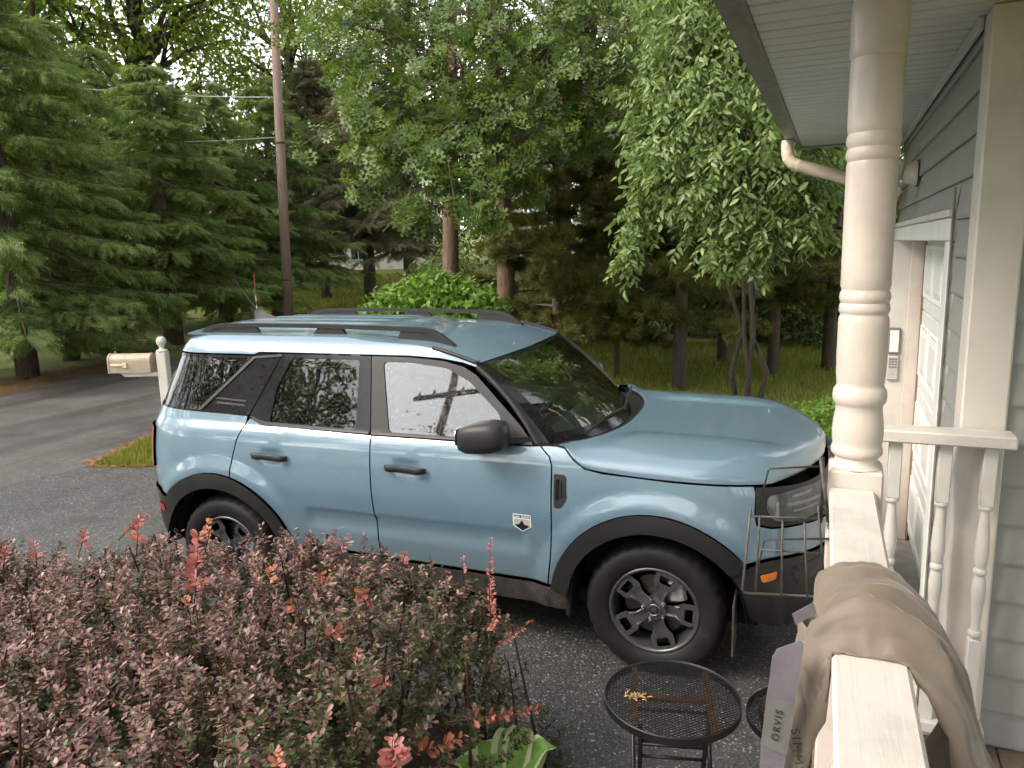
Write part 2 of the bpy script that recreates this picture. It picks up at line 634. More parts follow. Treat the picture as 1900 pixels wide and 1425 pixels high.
for k in range(4):
    z0 = .06 + .045 + k * sec
    gp(MB().bbox((DOORX, 3.31, z0), (DOORX + .044, 5.85, z0 + sec - .006), .005), 'door_section', M['door_paint'])
    for j in range(5):
        y0 = 3.36 + j * .495
        y1 = y0 + .44
        a, b = z0 + .08, z0 + sec - .09
        m = MB()
        # raised field: moulded frame and bevelled centre
        def ring(y0, y1, a, b, x):
            return [(x, y0, a), (x, y1, a), (x, y1, b), (x, y0, b)]
        r1, r2, r3, r4 = ring(y0, y1, a, b, DOORX - .001), ring(y0 + .015, y1 - .015, a + .015, b - .015, DOORX - .012), ring(y0 + .035, y1 - .035, a + .035, b - .035, DOORX - .002), ring(y0 + .075, y1 - .075, a + .075, b - .075, DOORX - .013)
        vs = r1 + r2 + r3 + r4
        fs = []
        for q in range(3):
            for i in range(4):
                i2 = (i + 1) % 4
                fs.append((q * 4 + i, q * 4 + i2, q * 4 + 4 + i2, q * 4 + 4 + i))
        fs.append((12, 13, 14, 15))
        m.add(vs, fs)
        gp(m, 'raised_panel', M['door_paint'])
# soffit panels, gutter, roof
sof_mesh = None
ys = -2.4
while ys < 6.0:
    y1 = ys + .30
    m = MB()
    prof = []
    for k in range(3):
        a = ys + .10 * k
        g0 = .006 if k else .010
        prof += [(a + .001, H_SOF + g0), (a + .010, H_SOF), (a + .086, H_SOF), (a + .095, H_SOF + .004)]
    prof += [(y1 - .0005, H_SOF + .010)]
    top = [(y1 - .0005, H_SOF + .02), (ys + .001, H_SOF + .02)]
    x0, x1 = -.262, (W - .002 if ys > 2.75 else 3.1)
    m.prism(prof + top, x0, x1, 'yz')
    hp(m, 'soffit_panel', M['soffit'])
    ys = y1
hp(MB().box((-.285, -2.4, H_SOF - .012), (-.263, 6.06, H_SOF + .19)), 'fascia', M['gutter'])
hp(MB().box((-.262, 6.002, H_SOF - .005), (W + .3, 6.04, H_SOF + .22)), 'rake_board', M['gutter'])
g_ = MB()
gp_prof = [(-.287, H_SOF + .16), (-.287, H_SOF + .005), (-.350, H_SOF + .005), (-.362, H_SOF + .03), (-.358, H_SOF + .06), (-.392, H_SOF + .125), (-.392, H_SOF + .155), (-.384, H_SOF + .155), (-.384, H_SOF + .128), (-.350, H_SOF + .062), (-.354, H_SOF + .032), (-.345, H_SOF + .012), (-.294, H_SOF + .012), (-.294, H_SOF + .16)]
g_.prism(gp_prof, -2.4, 5.72, 'xz')
gut = hp(g_, 'gutter', M['gutter'])
hp(MB().add([(-.42, -2.4, H_SOF + .165), (-.42, 6.1, H_SOF + .165), (3.2, 6.1, H_SOF + 1.4), (3.2, -2.4, H_SOF + 1.4), (-.42, -2.4, H_SOF + .185), (-.42, 6.1, H_SOF + .185), (3.2, 6.1, H_SOF + 1.42), (3.2, -2.4, H_SOF + 1.42)],
            [(0, 1, 2, 3), (7, 6, 5, 4), (0, 4, 5, 1), (1, 5, 6, 2), (2, 6, 7, 3), (3, 7, 4, 0)]), 'roof', M['shingle'])
# frieze where soffit meets wall
hp(MB().bbox((W - .022, 2.84, H_SOF - .040), (W - .0045, 6.0, H_SOF - .001), .004), 'frieze', M['soffit'])
# downspout: corrugated square tube
ds = MB()
path = [(-.335, 5.60, 2.853), (-.335, 5.60, 2.775), (-.325, 5.60, 2.735), (-.295, 5.60, 2.700), (-.255, 5.60, 2.683), (-.05, 5.60, 2.615), (.27, 5.60, 2.505), (.325, 5.60, 2.47), (.335, 5.60, 2.42)]
pp = np.array(path)
fine = []
for i in range(len(pp) - 1):
    k = 6 if i in (1, 2, 3, 6, 7) else 2
    for t in range(k):
        fine.append(pp[i] + (pp[i + 1] - pp[i]) * t / k)
fine.append(pp[-1])
rad = [.040 + (.0025 if (i % 2) else 0) for i in range(len(fine))]
ds.tube(fine, rad, 8)
hp(ds, 'downspout', M['downspout'], autosmooth=R(50))

# floodlight on the wall
FL = thing('floodlight', 'cream twin floodlight with motion sensor on the grey wall', 'lamp', (W - .004, 4.75, 2.53))
M['lampcream'] = simple('cream_lamp_plastic', (.68, .62, .53), .4, 0, .4, .1, 20)
MB().lathe([(.0, -.075), (.045, -.072), (.058, -.05), (.062, -.008), (.066, 0)], 28, axis='X').build('base_plate', M['lampcream'], FL, autosmooth=R(40))
MB().lathe([(.072, -.006), (.072, .0)], 28, axis='X').build('gasket', M['cap_dark'], FL)
for (dy, dz, tilt) in ((-.02, .03, 20), (.03, -.05, 60)):
    arm = MB().tube([(-.05, dy, dz * .6), (-.085, dy * 1.4, dz * 1.2), (-.10, dy * 1.6, dz * 1.4 - .01)], .012, 8).build('swivel_arm', M['lampcream'], FL, True)
    m = Matrix.Translation((-.10, dy * 1.7, dz * 1.4 - .02)) @ Matrix.Rotation(R(180 + tilt), 4, 'Y')
    MB().lathe([(.0, -.03), (.022, -.026), (.030, .0), (.034, .05), (.048, .085), (.046, .087), (.0, .07)], 20, m).build('lamp_head', M['lampcream'], FL, autosmooth=R(40))
MB().lathe([(.0, -.022), (.016, -.016), (.022, 0), (.016, .016), (.0, .022)], 14, Matrix.Translation((-.088, -.035, .055))).build('motion_sensor', M['lampcream'], FL, True)

# keypad on the far jamb
KP = thing('garage_keypad', 'grey garage door keypad with its cover flipped up, on the white jamb', 'keypad', (.400, 5.868, 1.20))
M['kp'] = simple('keypad_plastic', (.42, .40, .37), .5)
M['kpd'] = simple('keypad_dark', (.16, .15, .14), .5)
M['kpw'] = simple('keypad_card', (.72, .70, .66), .6)
MB().bbox((-.035, -.022, 0), (.035, 0, .17), .005).build('body', M['kp'], KP)
cov = MB().bbox((-.038, -.020, .185), (.038, -.004, .37), .004).build('cover', M['kpd'], KP)
MB().box((-.028, -.0215, .20), (.028, -.0205, .352)).build('paper_card', M['kpw'], cov)
for r_ in range(4):
    for c_ in range(3):
        MB().bbox((-.024 + c_ * .018, -.0255, .155 - r_ * .019 - .012), (-.024 + c_ * .018 + .012, -.0225, .155 - r_ * .019), .0015).build('key', M['kpd'], KP)
MB().lathe([(.004, -.0235), (.0, -.024)], 8, Matrix.Translation((0, 0, .045)), axis='Y').build('key', M['kpd'], KP)

# ================================================================ porch
# deck
PD = thing('porch_deck', 'brown board porch floor below the railings', 'porch', (1.2, 1.0, 0))
for k in range(15):
    x0 = .0 + k * .142
    m = MB().bbox((x0, -2.5, .47), (x0 + .137, 2.695, .498), .004)
    m.v = [(v[0] - 1.2, v[1] - 1.0, v[2]) for v in m.v]
    m.build('deck_board', M['deck'], PD)
m = MB().box((.03, -2.45, .02), (.06, 2.65, .468)).box((.03, 2.60, .02), (2.1, 2.64, .468))
m.v = [(v[0] - 1.2, v[1] - 1.0, v[2]) for v in m.v]
m.build('skirt', M['deck'], PD)

# turned post
PX, PY = .0735, 2.162
POST = thing('porch_post', 'cream turned wooden post holding the porch roof', 'post', (PX, PY, 0))
MB().bbox((-.067, -.067, .498), (.067, .067, 1.585), .006).build('square_base', M['post_paint'], POST)
MB().bbox((-.074, -.074, 1.50), (.074, .074, 1.5015), .0005)
prof = [(.066, 1.586), (.060, 1.592), (.054, 1.600), (.053, 1.612), (.058, 1.616), (.0635, 1.622), (.0645, 1.632), (.062, 1.641), (.060, 1.646), (.0628, 1.66), (.0635, 1.685), (.062, 1.71), (.058, 1.735), (.0575, 1.752), (.060, 1.757),
        (.0655, 1.765), (.0668, 1.778), (.0655, 1.792), (.061, 1.801), (.0575, 1.806), (.0585, 1.815), (.0605, 1.84), (.0615, 1.88), (.0615, 1.97), (.0605, 1.985), (.0575, 1.992), (.0570, 1.995), (.0600, 2.000), (.0618, 2.006), (.0600, 2.019), (.0575, 2.024),
        (.0600, 2.029), (.0620, 2.038), (.0600, 2.050), (.0575, 2.055), (.0575, 2.060), (.0600, 2.066), (.0602, 2.10), (.0605, 2.36), (.0600, 2.372), (.0580, 2.378), (.0610, 2.384), (.0635, 2.392), (.0612, 2.407), (.0590, 2.411), (.0618, 2.418), (.0640, 2.428), (.0615, 2.441), (.0595, 2.446), (.0620, 2.452), (.0625, 2.47), (.0625, 2.61),
        (.0620, 2.618), (.0600, 2.623), (.0640, 2.630), (.0660, 2.640), (.0645, 2.650), (.0650, 2.665), (.0668, 2.69), (.0660, 2.73), (.062, 2.765), (.057, 2.79), (.060, 2.80), (.064, 2.81), (.064, 2.849)]
pts = np.array(prof)
MB().lathe(prof, 56).build('turned_shaft', M['post_paint'], POST, autosmooth=R(42))

def baluster_mesh():
    m = MB()
    m.bbox((-.0195, -.0195, 1.355), (.0195, .0195, 1.545), .003)
    m.bbox((-.0195, -.0195, .60), (.0195, .0195, .905), .003)
    pr = [(.014, .903), (.014, .910), (.019, .914), (.021, .922), (.019, .931), (.0135, .935), (.0125, .945), (.0135, .97), (.018, 1.03), (.0205, 1.07), (.0190, 1.10), (.0150, 1.118), (.0145, 1.122), (.0190, 1.127), (.0205, 1.134), (.019, 1.142), (.0145, 1.147),
          (.0165, 1.157), (.0205, 1.185), (.0210, 1.21), (.0180, 1.26), (.0140, 1.31), (.0125, 1.333), (.0135, 1.337), (.0190, 1.342), (.0205, 1.349), (.019, 1.355), (.014, 1.357)]
    m.lathe(pr, 20)
    me = mesh_py('baluster', m.v, m.f)
    me.polygons.foreach_set('use_smooth', np.ones(len(me.polygons), bool))
    sharp_by_angle(me, R(40))
    return me
BAL = baluster_mesh()
BAL.materials.append(M['bal_paint'])
RET = thing('porch_railing', 'short white railing with turned balusters between post and corner of the grey house', 'railing', (.30, 2.64, 0))
for x in (.085, .204, .344, .466):
    o = obj_from('baluster', BAL, None, RET, (x - .30, 0, 0))
m = MB().bbox((-.27, -.048, 1.548), (.228, .050, 1.588), .005)
m.build('cap_rail', M['rail_paint'], RET)
MB().bbox((-.27, -.040, .562), (.210, .036, .600), .004).build('bottom_rail', M['bal_paint'], RET)
MB().bbox((.135, -.030, .499), (.185, .026, .561), .004).build('foot_block', M['bal_paint'], RET)

SIDE = thing('porch_railing', 'long white railing with a wide cap running to the turned post, coat thrown over it', 'railing', (.08, 1.0, 0), R(.75))
MB().bbox((-.0555, -3.2, 1.508), (.0555, 1.092, 1.540), .006).build('cap_rail', M['rail_paint'], SIDE)
MB().bbox((-.030, -3.2, 1.440), (.030, 1.088, 1.507), .004).build('sub_rail', M['rail_paint'], SIDE)
MB().bbox((-.030, -3.2, .562), (.030, 1.088, .600), .004).build('bottom_rail', M['rail_paint'], SIDE)
for k in range(26):
    o = obj_from('baluster', BAL, None, SIDE, (0, .97 - k * .14, -.10))
# concrete apron before the garage
ap = sheet('apron', [(.30, 2.78), (.30, 5.84), (.72, 5.84), (.72, 2.78)], .03, M['concrete'], 'concrete apron along the garage door', .006, .2)
# ================================================================ the car
CAR = thing('parked_car', 'light blue boxy SUV with black roof rails, wet with rain, parked on the driveway', 'car', (-0.8144, 4.4182, 0.0), 0.04732)

def car_materials():
    q = NT('car_paint')
    v = q.coord()
    vo = q.n('ShaderNodeTexVoronoi', feature='F1')
    vo.inputs['Scale'].default_value = 170
    q.l(v, vo.inputs['Vector'])
    rnd = q.n('ShaderNodeSeparateColor')
    q.l(vo.outputs['Color'], rnd.inputs[0])
    size = q.math('MULTIPLY', rnd.outputs[0], .42)
    drop = q.math('SUBTRACT', size, vo.outputs['Distance'])
    drop = q.math('MAXIMUM', drop, 0.0)
    dm = q.ramp(q.noise(v, 2.3, 3), [(.35, 0.15), (.65, 1.0)])
    drop = q.math('MULTIPLY', drop, dm)
    bm_ = q.bump(drop, .55, .012)
    dirt = q.noise(v, 3.0, 6, .65)
    tc = q.n('ShaderNodeTexCoord')
    sp = q.n('ShaderNodeSeparateXYZ')
    q.l(tc.outputs['Object'], sp.inputs[0])
    low = q.ramp(sp.outputs[2], [(.40, 1.0), (.72, 0.0)])
    d2 = q.math('MULTIPLY', low, dirt)
    c = q.ramp(dirt, [(.3, (.118, .192, .246)), (.7, (.130, .207, .262))])
    q.base(q.mix(q.math('MULTIPLY', d2, .55), c, (.16, .15, .13)))
    q.set(Roughness=.42, Metallic=.12)
    q.b.inputs['Coat Weight'].default_value = 1.0
    q.b.inputs['Coat IOR'].default_value = 1.75
    rg = q.ramp(drop, [(0.0, .035), (.05, .02)])
    q.l(q.ramp(d2, [(.1, .03), (.6, .3)]), q.b.inputs['Coat Roughness'])
    q.l(bm_, q.b.inputs['Coat Normal'])
    sparkle = q.bump(q.noise(v, 900, 2, .5), .04, .002)
    q.l(sparkle, q.b.inputs['Normal'])
    M['paint'] = q.m

    q = NT('black_trim')            # grained black plastic
    v = q.coord()
    c = q.ramp(q.noise(v, 6, 5, .7), [(.3, (.013, .013, .013)), (.75, (.026, .025, .023))])
    q.base(c).set(Roughness=.46)
    q.b.inputs['Specular IOR Level'].default_value = .42
    q.l(q.bump(q.noise(v, 420, 3, .6), .25, .002), q.b.inputs['Normal'])
    M['trim'] = q.m

    q = NT('muddy_trim')
    v = q.coord()
    c = q.ramp(q.noise(v, 14, 6, .75), [(.38, (.022, .021, .02)), (.55, (.06, .05, .042)), (.75, (.15, .115, .085))])
    q.base(c).set(Roughness=.62)
    q.l(q.bump(q.noise(v, 160, 4, .7), .4, .004), q.b.inputs['Normal'])
    M['mud_trim'] = q.m

    q = NT('gloss_black')
    v = q.coord()
    c = q.ramp(q.noise(v, 30, 3, .6), [(.3, (.008, .008, .009)), (.7, (.014, .014, .015))])
    q.base(c).set(Roughness=.07)
    q.b.inputs['Specular IOR Level'].default_value = .28
    vo = q.n('ShaderNodeTexVoronoi')
    vo.inputs['Scale'].default_value = 190
    q.l(v, vo.inputs['Vector'])
    q.l(q.bump(q.math('MAXIMUM', q.math('SUBTRACT', .3, vo.outputs['Distance']), 0.0), .35, .006), q.b.inputs['Normal'])
    M['gloss'] = q.m

    def glass(name, tint, drops, extra=1.0, rough=.015):
        q = NT(name)
        q.t.nodes.remove(q.b)
        v = q.coord()
        fr = q.n('ShaderNodeFresnel', IOR=1.6)
        gl = q.n('ShaderNodeBsdfGlossy', Roughness=rough)
        tr = q.n('ShaderNodeBsdfTransparent')
        tn = q.ramp(q.noise(v, 4, 3), [(.3, [k * .9 for k in tint]), (.7, tint)])
        q.l(tn, tr.inputs[0])
        vo = q.n('ShaderNodeTexVoronoi')
        vo.inputs['Scale'].default_value = 210
        q.l(v, vo.inputs['Vector'])
        rnd = q.n('ShaderNodeSeparateColor')
        q.l(vo.outputs['Color'], rnd.inputs[0])
        dr = q.math('MAXIMUM', q.math('SUBTRACT', q.math('MULTIPLY', rnd.outputs[0], .4), vo.outputs['Distance']), 0.0)
        bp = q.bump(dr, drops, .01)
        q.l(bp, gl.inputs['Normal'])
        ms = q.n('ShaderNodeMixShader')
        q.l(q.math('MINIMUM', q.math('MULTIPLY', fr.outputs[0], extra), 1.0), ms.inputs[0])
        q.l(tr.outputs[0], ms.inputs[1])
        q.l(gl.outputs[0], ms.inputs[2])
        q.l(ms.outputs[0], q.out.inputs['Surface'])
        return q.m
    M['glass'] = glass('window_glass', (.30, .36, .33), .22, 2.9)
    M['privacy'] = glass('dark_window_glass', (.05, .055, .05), .3, 1.5)
    M['windscreen'] = glass('windscreen_glass', (.74, .84, .78), .12, 2.6)
    M['lens'] = glass('lamp_lens', (.85, .87, .88), .2, 1.0)

    q = NT('tyre_rubber')
    v = q.coord()
    tc = q.n('ShaderNodeTexCoord')
    c = q.ramp(q.noise(v, 9, 6, .7), [(.35, (.006, .006, .006)), (.60, (.012, .0115, .011)), (.82, (.05, .038, .028))])
    q.base(c).set(Roughness=.62)
    q.b.inputs['Specular IOR Level'].default_value = .3
    q.l(q.bump(q.noise(v, 240, 4, .7), .25, .003), q.b.inputs['Normal'])
    M['tyre'] = q.m
    M['wheel'] = simple('dark_alloy', (.085, .085, .088), .36, .55, .5, .2, 25, .08, 300)
    M['wheel_dirty'] = simple('dusty_alloy', (.06, .055, .05), .5, .5, .5, .35, 18, .15, 200)
    M['chrome'] = simple('bright_metal', (.55, .55, .55), .25, 1.0, .5, .1, 60)
    M['disc'] = simple('brake_disc', (.12, .105, .095), .42, .8, .5, .25, 30, .1, 300)
    M['dark'] = simple('underbody', (.012, .012, .012), .8, 0, .2, .3, 8)
    M['caliper'] = simple('cast_caliper', (.38, .37, .36), .5, .5, .5, .3, 40, .2, 150)
    M['red_lamp'] = simple('red_lamp', (.34, .006, .012), .12, 0, .6, .15, 40, 0, 1, 1)
    M['red_refl'] = simple('red_reflector', (.24, .02, .025), .25, 0, .6, .3, 300, .3, 300)
    M['amber'] = simple('amber_reflector', (.62, .17, .012), .25, 0, .6, .25, 260, .3, 260)
    M['seat'] = simple('dark_seat_cloth', (.06, .06, .062), .85, 0, .3, .2, 60, .2, 400)
    M['dash'] = simple('grey_dashboard', (.15, .165, .165), .7, 0, .3, .15, 60, .15, 400)
    M['lampmetal'] = simple('lamp_reflector', (.88, .88, .88), .35, .0, .5, .2, 40)
    M['lampdark'] = simple('smoked_lamp', (.42, .42, .42), .3, .3, .6, .25, 20)
    M['badge_white'] = simple('badge_white', (.75, .77, .77), .35)
    M['badge_grey'] = simple('badge_grey', (.36, .36, .33), .4)
    M['badge_black'] = simple('badge_black', (.015, .014, .014), .35)
car_materials()

# ---- body side surface: y = half width, given along-body distance s (equals x in the middle) and height z
Pz = pchip([.18, .30, .40, .47, .56, .66, .74, .86, .98, 1.06, 1.12, 1.165, 1.19, 1.20, 1.30, 1.40, 1.50, 1.58, 1.63, 1.67, 1.70, 1.74],
           [.78, .850, .882, .899, .910, .920, .933, .944, .940, .932, .922, .906, .8874, .884, .8498, .8156, .7814, .754, .735, .706, .655, .50])
XF = pchip([.18, .40, .60, .80, .98, 1.06, 1.2, 1.75], [.74, .83, .87, .875, .855, .80, .70, .4])
XR = pchip([.18, .40, .60, .80, 1.10, 1.25, 1.45, 1.60, 1.68, 1.75], [-3.30, -3.40, -3.45, -3.445, -3.425, -3.385, -3.30, -3.225, -3.17, -3.1])
NZ, NS = 220, 480
ZT = np.linspace(.2, 1.74, NZ)
ST = np.linspace(-4.05, 1.75, NS)
TAB = np.zeros((NZ, NS, 2))
for iz, zz in enumerate(ZT):
    P_, xf, xr = float(Pz(zz)), float(XF(zz)), float(XR(zz))
    xa, xb, nf, nr = .05, -2.75, 3.0, 3.4
    ph = np.linspace(math.pi / 2, 0, 260)
    rx = xb + (xr - xb) * np.sin(ph) ** (2 / nr)
    ry = P_ * np.cos(ph) ** (2 / nr)
    ph = np.linspace(0, math.pi / 2, 260)
    fx = xa + (xf - xa) * np.sin(ph) ** (2 / nf)
    fy = P_ * np.cos(ph) ** (2 / nf)
    X = np.r_[rx, np.linspace(xb, xa, 60)[1:-1], fx]
    Y = np.r_[ry, np.full(58, P_), fy]
    L = np.r_[0, np.cumsum(np.hypot(np.diff(X), np.diff(Y)))]
    L -= np.interp(-1.3, X, L) + 1.3
    TAB[iz, :, 0] = np.interp(ST, L, X)
    TAB[iz, :, 1] = np.interp(ST, L, Y)

def _lookup(s, z):
    fs = np.clip((s - ST[0]) / (ST[1] - ST[0]), 0, NS - 1.001)
    fz = np.clip((z - ZT[0]) / (ZT[1] - ZT[0]), 0, NZ - 1.001)
    i, j = fs.astype(int), fz.astype(int)
    a, b = (fs - i)[:, None], (fz - j)[:, None]
    return (TAB[j, i] * (1 - a) * (1 - b) + TAB[j, i + 1] * a * (1 - b) + TAB[j + 1, i] * (1 - a) * b + TAB[j + 1, i + 1] * a * b)

FW, RW, WZ = 0.0, -2.67, .352
def bulge(s, z):
    o = np.zeros_like(s)
    for cx in (FW, RW):                       # lips that swell round the wheel arches
        d = np.hypot(s - cx, z - WZ)
        o += .020 * (1 - smoothstep(d, .56, .66))
    m = smoothstep(s, -2.06, -1.99) * (1 - smoothstep(s, -.70, -.64))
    o -= .013 * m * smoothstep(z, .57, .66) * (1 - smoothstep(z, .708, .718))     # hollow under the door crease
    hs_ = lambda c: np.exp(-(((s - c) / .075) ** 4)) * np.exp(-(((z - 1.015) / .038) ** 4))
    o -= .016 * (hs_(-2.25) + hs_(-1.35))                                          # finger scoops behind the handles
    return o

def surf(s, z, off=0.0):
    s, z = np.asarray(s, float), np.asarray(z, float)
    def base(s, z):
        q = _lookup(s, z)
        return np.stack([q[:, 0], -q[:, 1], z], -1)
    e = .012
    ds = base(s + e, z) - base(s - e, z)
    dz = base(s, z + e) - base(s, z - e)
    n = np.cross(ds, dz)
    n /= np.linalg.norm(n, axis=1)[:, None] + 1e-12
    b = base(s, z) + n * bulge(s, z)[:, None]
    def full(s, z):
        return base(s, z) + n * bulge(s, z)[:, None]
    e = .006
    ds = full(s + e, z) - full(s - e, z)
    dz = full(s, z + e) - full(s, z - e)
    n2 = np.cross(ds, dz)
    n2 /= np.linalg.norm(n2, axis=1)[:, None] + 1e-12
    return b + n2 * off, n2

def in_poly(P, poly):
    x, y = P[:, 0], P[:, 1]
    c = np.zeros(len(P), bool)
    n = len(poly)
    for i in range(n):
        x0, y0 = poly[i]
        x1, y1 = poly[i - 1]
        if y0 == y1:
            continue
        k = ((y0 > y) != (y1 > y)) & (x < (x1 - x0) * (y - y0) / (y1 - y0) + x0)
        c ^= k
    return c

def dens(poly, step):
    out = []
    n = len(poly)
    for i in range(n):
        a, b = np.array(poly[i], float), np.array(poly[(i + 1) % n], float)
        k = max(1, int(np.hypot(*(b - a)) / step))
        for t in range(k):
            out.append(a + (b - a) * t / k)
    return np.array(out)

def arc(cx, cz, r, a0, a1, n=18):
    return [(cx + r * math.cos(R(a0 + (a1 - a0) * i / (n - 1))), cz + r * math.sin(R(a0 + (a1 - a0) * i / (n - 1)))) for i in range(n)]

def rounded(poly, r, n=5):
    """round the corners of a polygon"""
    out = []
    m = len(poly)
    for i in range(m):
        p0, p1, p2 = (np.array(poly[i - 1], float), np.array(poly[i], float), np.array(poly[(i + 1) % m], float))
        d0, d2 = p0 - p1, p2 - p1
        l0, l2 = np.linalg.norm(d0), np.linalg.norm(d2)
        k = min(r, l0 * .45, l2 * .45)
        a, b = p1 + d0 / l0 * k, p1 + d2 / l2 * k
        for t in np.linspace(0, 1, n):
            out.append(tuple((1 - t) ** 2 * a + 2 * t * (1 - t) * p1 + t * t * b))
    return out

def panel(name, poly, mat, parent, off=0.0, grid=.024, flange=.02, holes=(), mapf=None, bstep=.022, edge=.0):
    """skin a 2D polygon onto the body surface, with its edges folded inwards"""
    mapf = mapf or (lambda s, z, o=0.0: surf(s, z, o))
    loops = [dens(poly, bstep)] + [dens(h, bstep) for h in holes]
    pts = np.concatenate(loops)
    edges, o = [], 0
    for lp in loops:
        m = len(lp)
        edges += [(o + i, o + (i + 1) % m) for i in range(m)]
        o += m
    lo, hi = loops[0].min(0), loops[0].max(0)
    gx, gz = np.meshgrid(np.arange(lo[0] + grid * .37, hi[0], grid), np.arange(lo[1] + grid * .41, hi[1], grid))
    g = np.stack([gx.ravel(), gz.ravel()], -1)
    ok = in_poly(g, loops[0])
    for lp in loops[1:]:
        ok &= ~in_poly(g, lp)
    g = g[ok]
    if len(g):
        dist = np.min(np.hypot(g[:, None, 0] - pts[None, :, 0], g[:, None, 1] - pts[None, :, 1]), axis=1)
        g = g[dist > bstep * .6]
    allp = np.concatenate([pts, g]) if len(g) else pts
    rv, re, rf, *_ = delaunay_2d_cdt([Vector(p) for p in allp], edges, [], 0, 1e-6)
    rv = np.array([(v[0], v[1]) for v in rv])
    F = np.array([f for f in rf if len(f) == 3])
    cen = rv[F].mean(1)
    ok = in_poly(cen, loops[0])
    for lp in loops[1:]:
        ok &= ~in_poly(cen, lp)
    F = F[ok]
    P3, N3 = mapf(rv[:, 0], rv[:, 1], off)
    a = P3[F[:, 1]] - P3[F[:, 0]]
    b = P3[F[:, 2]] - P3[F[:, 0]]
    flip = np.einsum('ij,ij->i', np.cross(a, b), N3[F[:, 0]]) < 0
    F[flip] = F[flip][:, ::-1]
    V, N, FF = [P3], [N3], [tuple(f) for f in F]
    base = len(P3)
    if flange:
        for lp in loops:
            Pb, Nb = mapf(lp[:, 0], lp[:, 1], off)
            m = len(lp)
            V += [Pb, Pb - Nb * flange]
            t = np.roll(Pb, -1, 0) - np.roll(Pb, 1, 0)
            sd = np.cross(t, Nb)
            sd /= np.linalg.norm(sd, axis=1)[:, None] + 1e-12
            N += [sd, sd]
            for i in range(m):
                j = (i + 1) % m
                FF.append((base + i, base + j, base + m + j, base + m + i))
            base += 2 * m
    V, N = np.concatenate(V), np.concatenate(N)
    me = mesh_py(name, V, FF, True)
    me.normals_split_custom_set_from_vertices([tuple(n) for n in N])
    return obj_from(name, me, mat, parent)

MIRROR = []
def both(o):
    MIRROR.append(o)
    return o

# ---- outlines in (s, z)
RO, RI = .538, .447
def arch(cx, r, a0, a1):
    return arc(cx, WZ, r, a0, a1, 26)
front_door_poly = [(-.557, .447), (-.536, .60), (-.524, .80), (-.520, 1.09), (-.535, 1.135), (-.588, 1.180), (-.64, 1.176), (-1.576, 1.176), (-1.574, .90), (-1.566, .62), (-1.560, .470)]
a_rd = math.degrees(math.atan2(.52 - .02, .16))
rear_door_poly = [(-1.584, 1.177), (-1.582, .90), (-1.574, .62), (-1.568, .470), (-2.150, .486)] + arch(RW, RO, 14.5, 76) + [(-2.536, .93), (-2.527, .99), (-2.495, 1.10), (-2.443, 1.205), (-2.425, 1.226), (-2.40, 1.217), (-2.345, 1.196), (-2.30, 1.190)]
s_rear = -4.02
quarter_poly = [(-2.450, 1.238), (-2.452, 1.205), (-2.504, 1.10), (-2.536, .99), (-2.545, .93)] + arch(RW, RO, 77, 140) + [(-3.10, .715), (-3.20, .735), (s_rear, .745), (s_rear, 1.262), (-3.15, 1.256), (-2.85, 1.248)]
fender_poly = [(-.549, .440), (-.528, .60), (-.516, .80), (-.512, 1.09), (-.527, 1.137), (-.578, 1.182), (-.50, 1.184), (-.455, 1.176), (-.405, 1.125), (-.345, 1.085), (-.25, 1.069), (.10, 1.053), (.47, 1.050), (.478, 1.02), (.474, .92), (.488, .862), (.56, .845), (.75, .845), (1.55, .83), (1.55, .715), (.60, .700), (.49, .690)] + arch(FW, RO, 37, 170)
rocker_poly = [(-.450, .432), (-1.30, .452), (-2.215, .474), (-2.215, .335), (-.440, .302)]

front_door = both(panel('front_door', front_door_poly, M['paint'], CAR))
rear_door = both(panel('rear_door', rear_door_poly, M['paint'], CAR))
quarter = both(panel('quarter_panel', quarter_poly, M['paint'], CAR))
fender = both(panel('front_fender', fender_poly, M['paint'], CAR))
both(panel('rocker_panel', rocker_poly, M['mud_trim'], CAR, off=.012, flange=.05))
sill_step = both(panel('sill_trim', [(-.45, .462), (-2.2, .498), (-2.2, .478), (-.45, .436)], M['trim'], CAR, off=-.004, flange=.03))

def flare_map(cx):
    def f(s, z, o=0.0):
        P, N = surf(s, z, 0.0)
        d = np.hypot(np.asarray(s) - cx, np.asarray(z) - WZ)
        k = .016 + .014 * smoothstep(d, RI - .01, RI + .03) - .010 * smoothstep(d, RO - .02, RO + .004)
        return P + N * k[:, None], N
    return f
def flare(cx, a0, a1, name):
    poly = arc(cx, WZ, RO + .002, a0, a1, 40) + arc(cx, WZ, RI, a1, a0, 36)
    return both(panel(name, poly, M['trim'], CAR, flange=.06, grid=.03, mapf=flare_map(cx)))
flare(FW, 36, 172, 'wheel_arch_trim')
flare(RW, 14, 141, 'wheel_arch_trim')

# wheel wells
for cx in (FW, RW):
    w = MB()
    n = 30
    vs, fs = [], []
    for i in range(n):
        a = R(2 + 176 * i / (n - 1))
        for yy in (-.935, -.55):
            vs.append((cx + .45 * math.cos(a), yy, WZ + .45 * math.sin(a)))
    for i in range(n - 1):
        fs.append((2 * i, 2 * i + 1, 2 * i + 3, 2 * i + 2))
    ctr = [(cx + .45 * math.cos(R(2 + 176 * i / (n - 1))), -.55, WZ + .45 * math.sin(R(2 + 176 * i / (n - 1)))) for i in range(n)]
    o = len(vs)
    vs += ctr
    fs.append(tuple(range(o, o + n)))
    w.add(vs, fs)
    both(w.build('wheel_well', M['dark'], CAR))

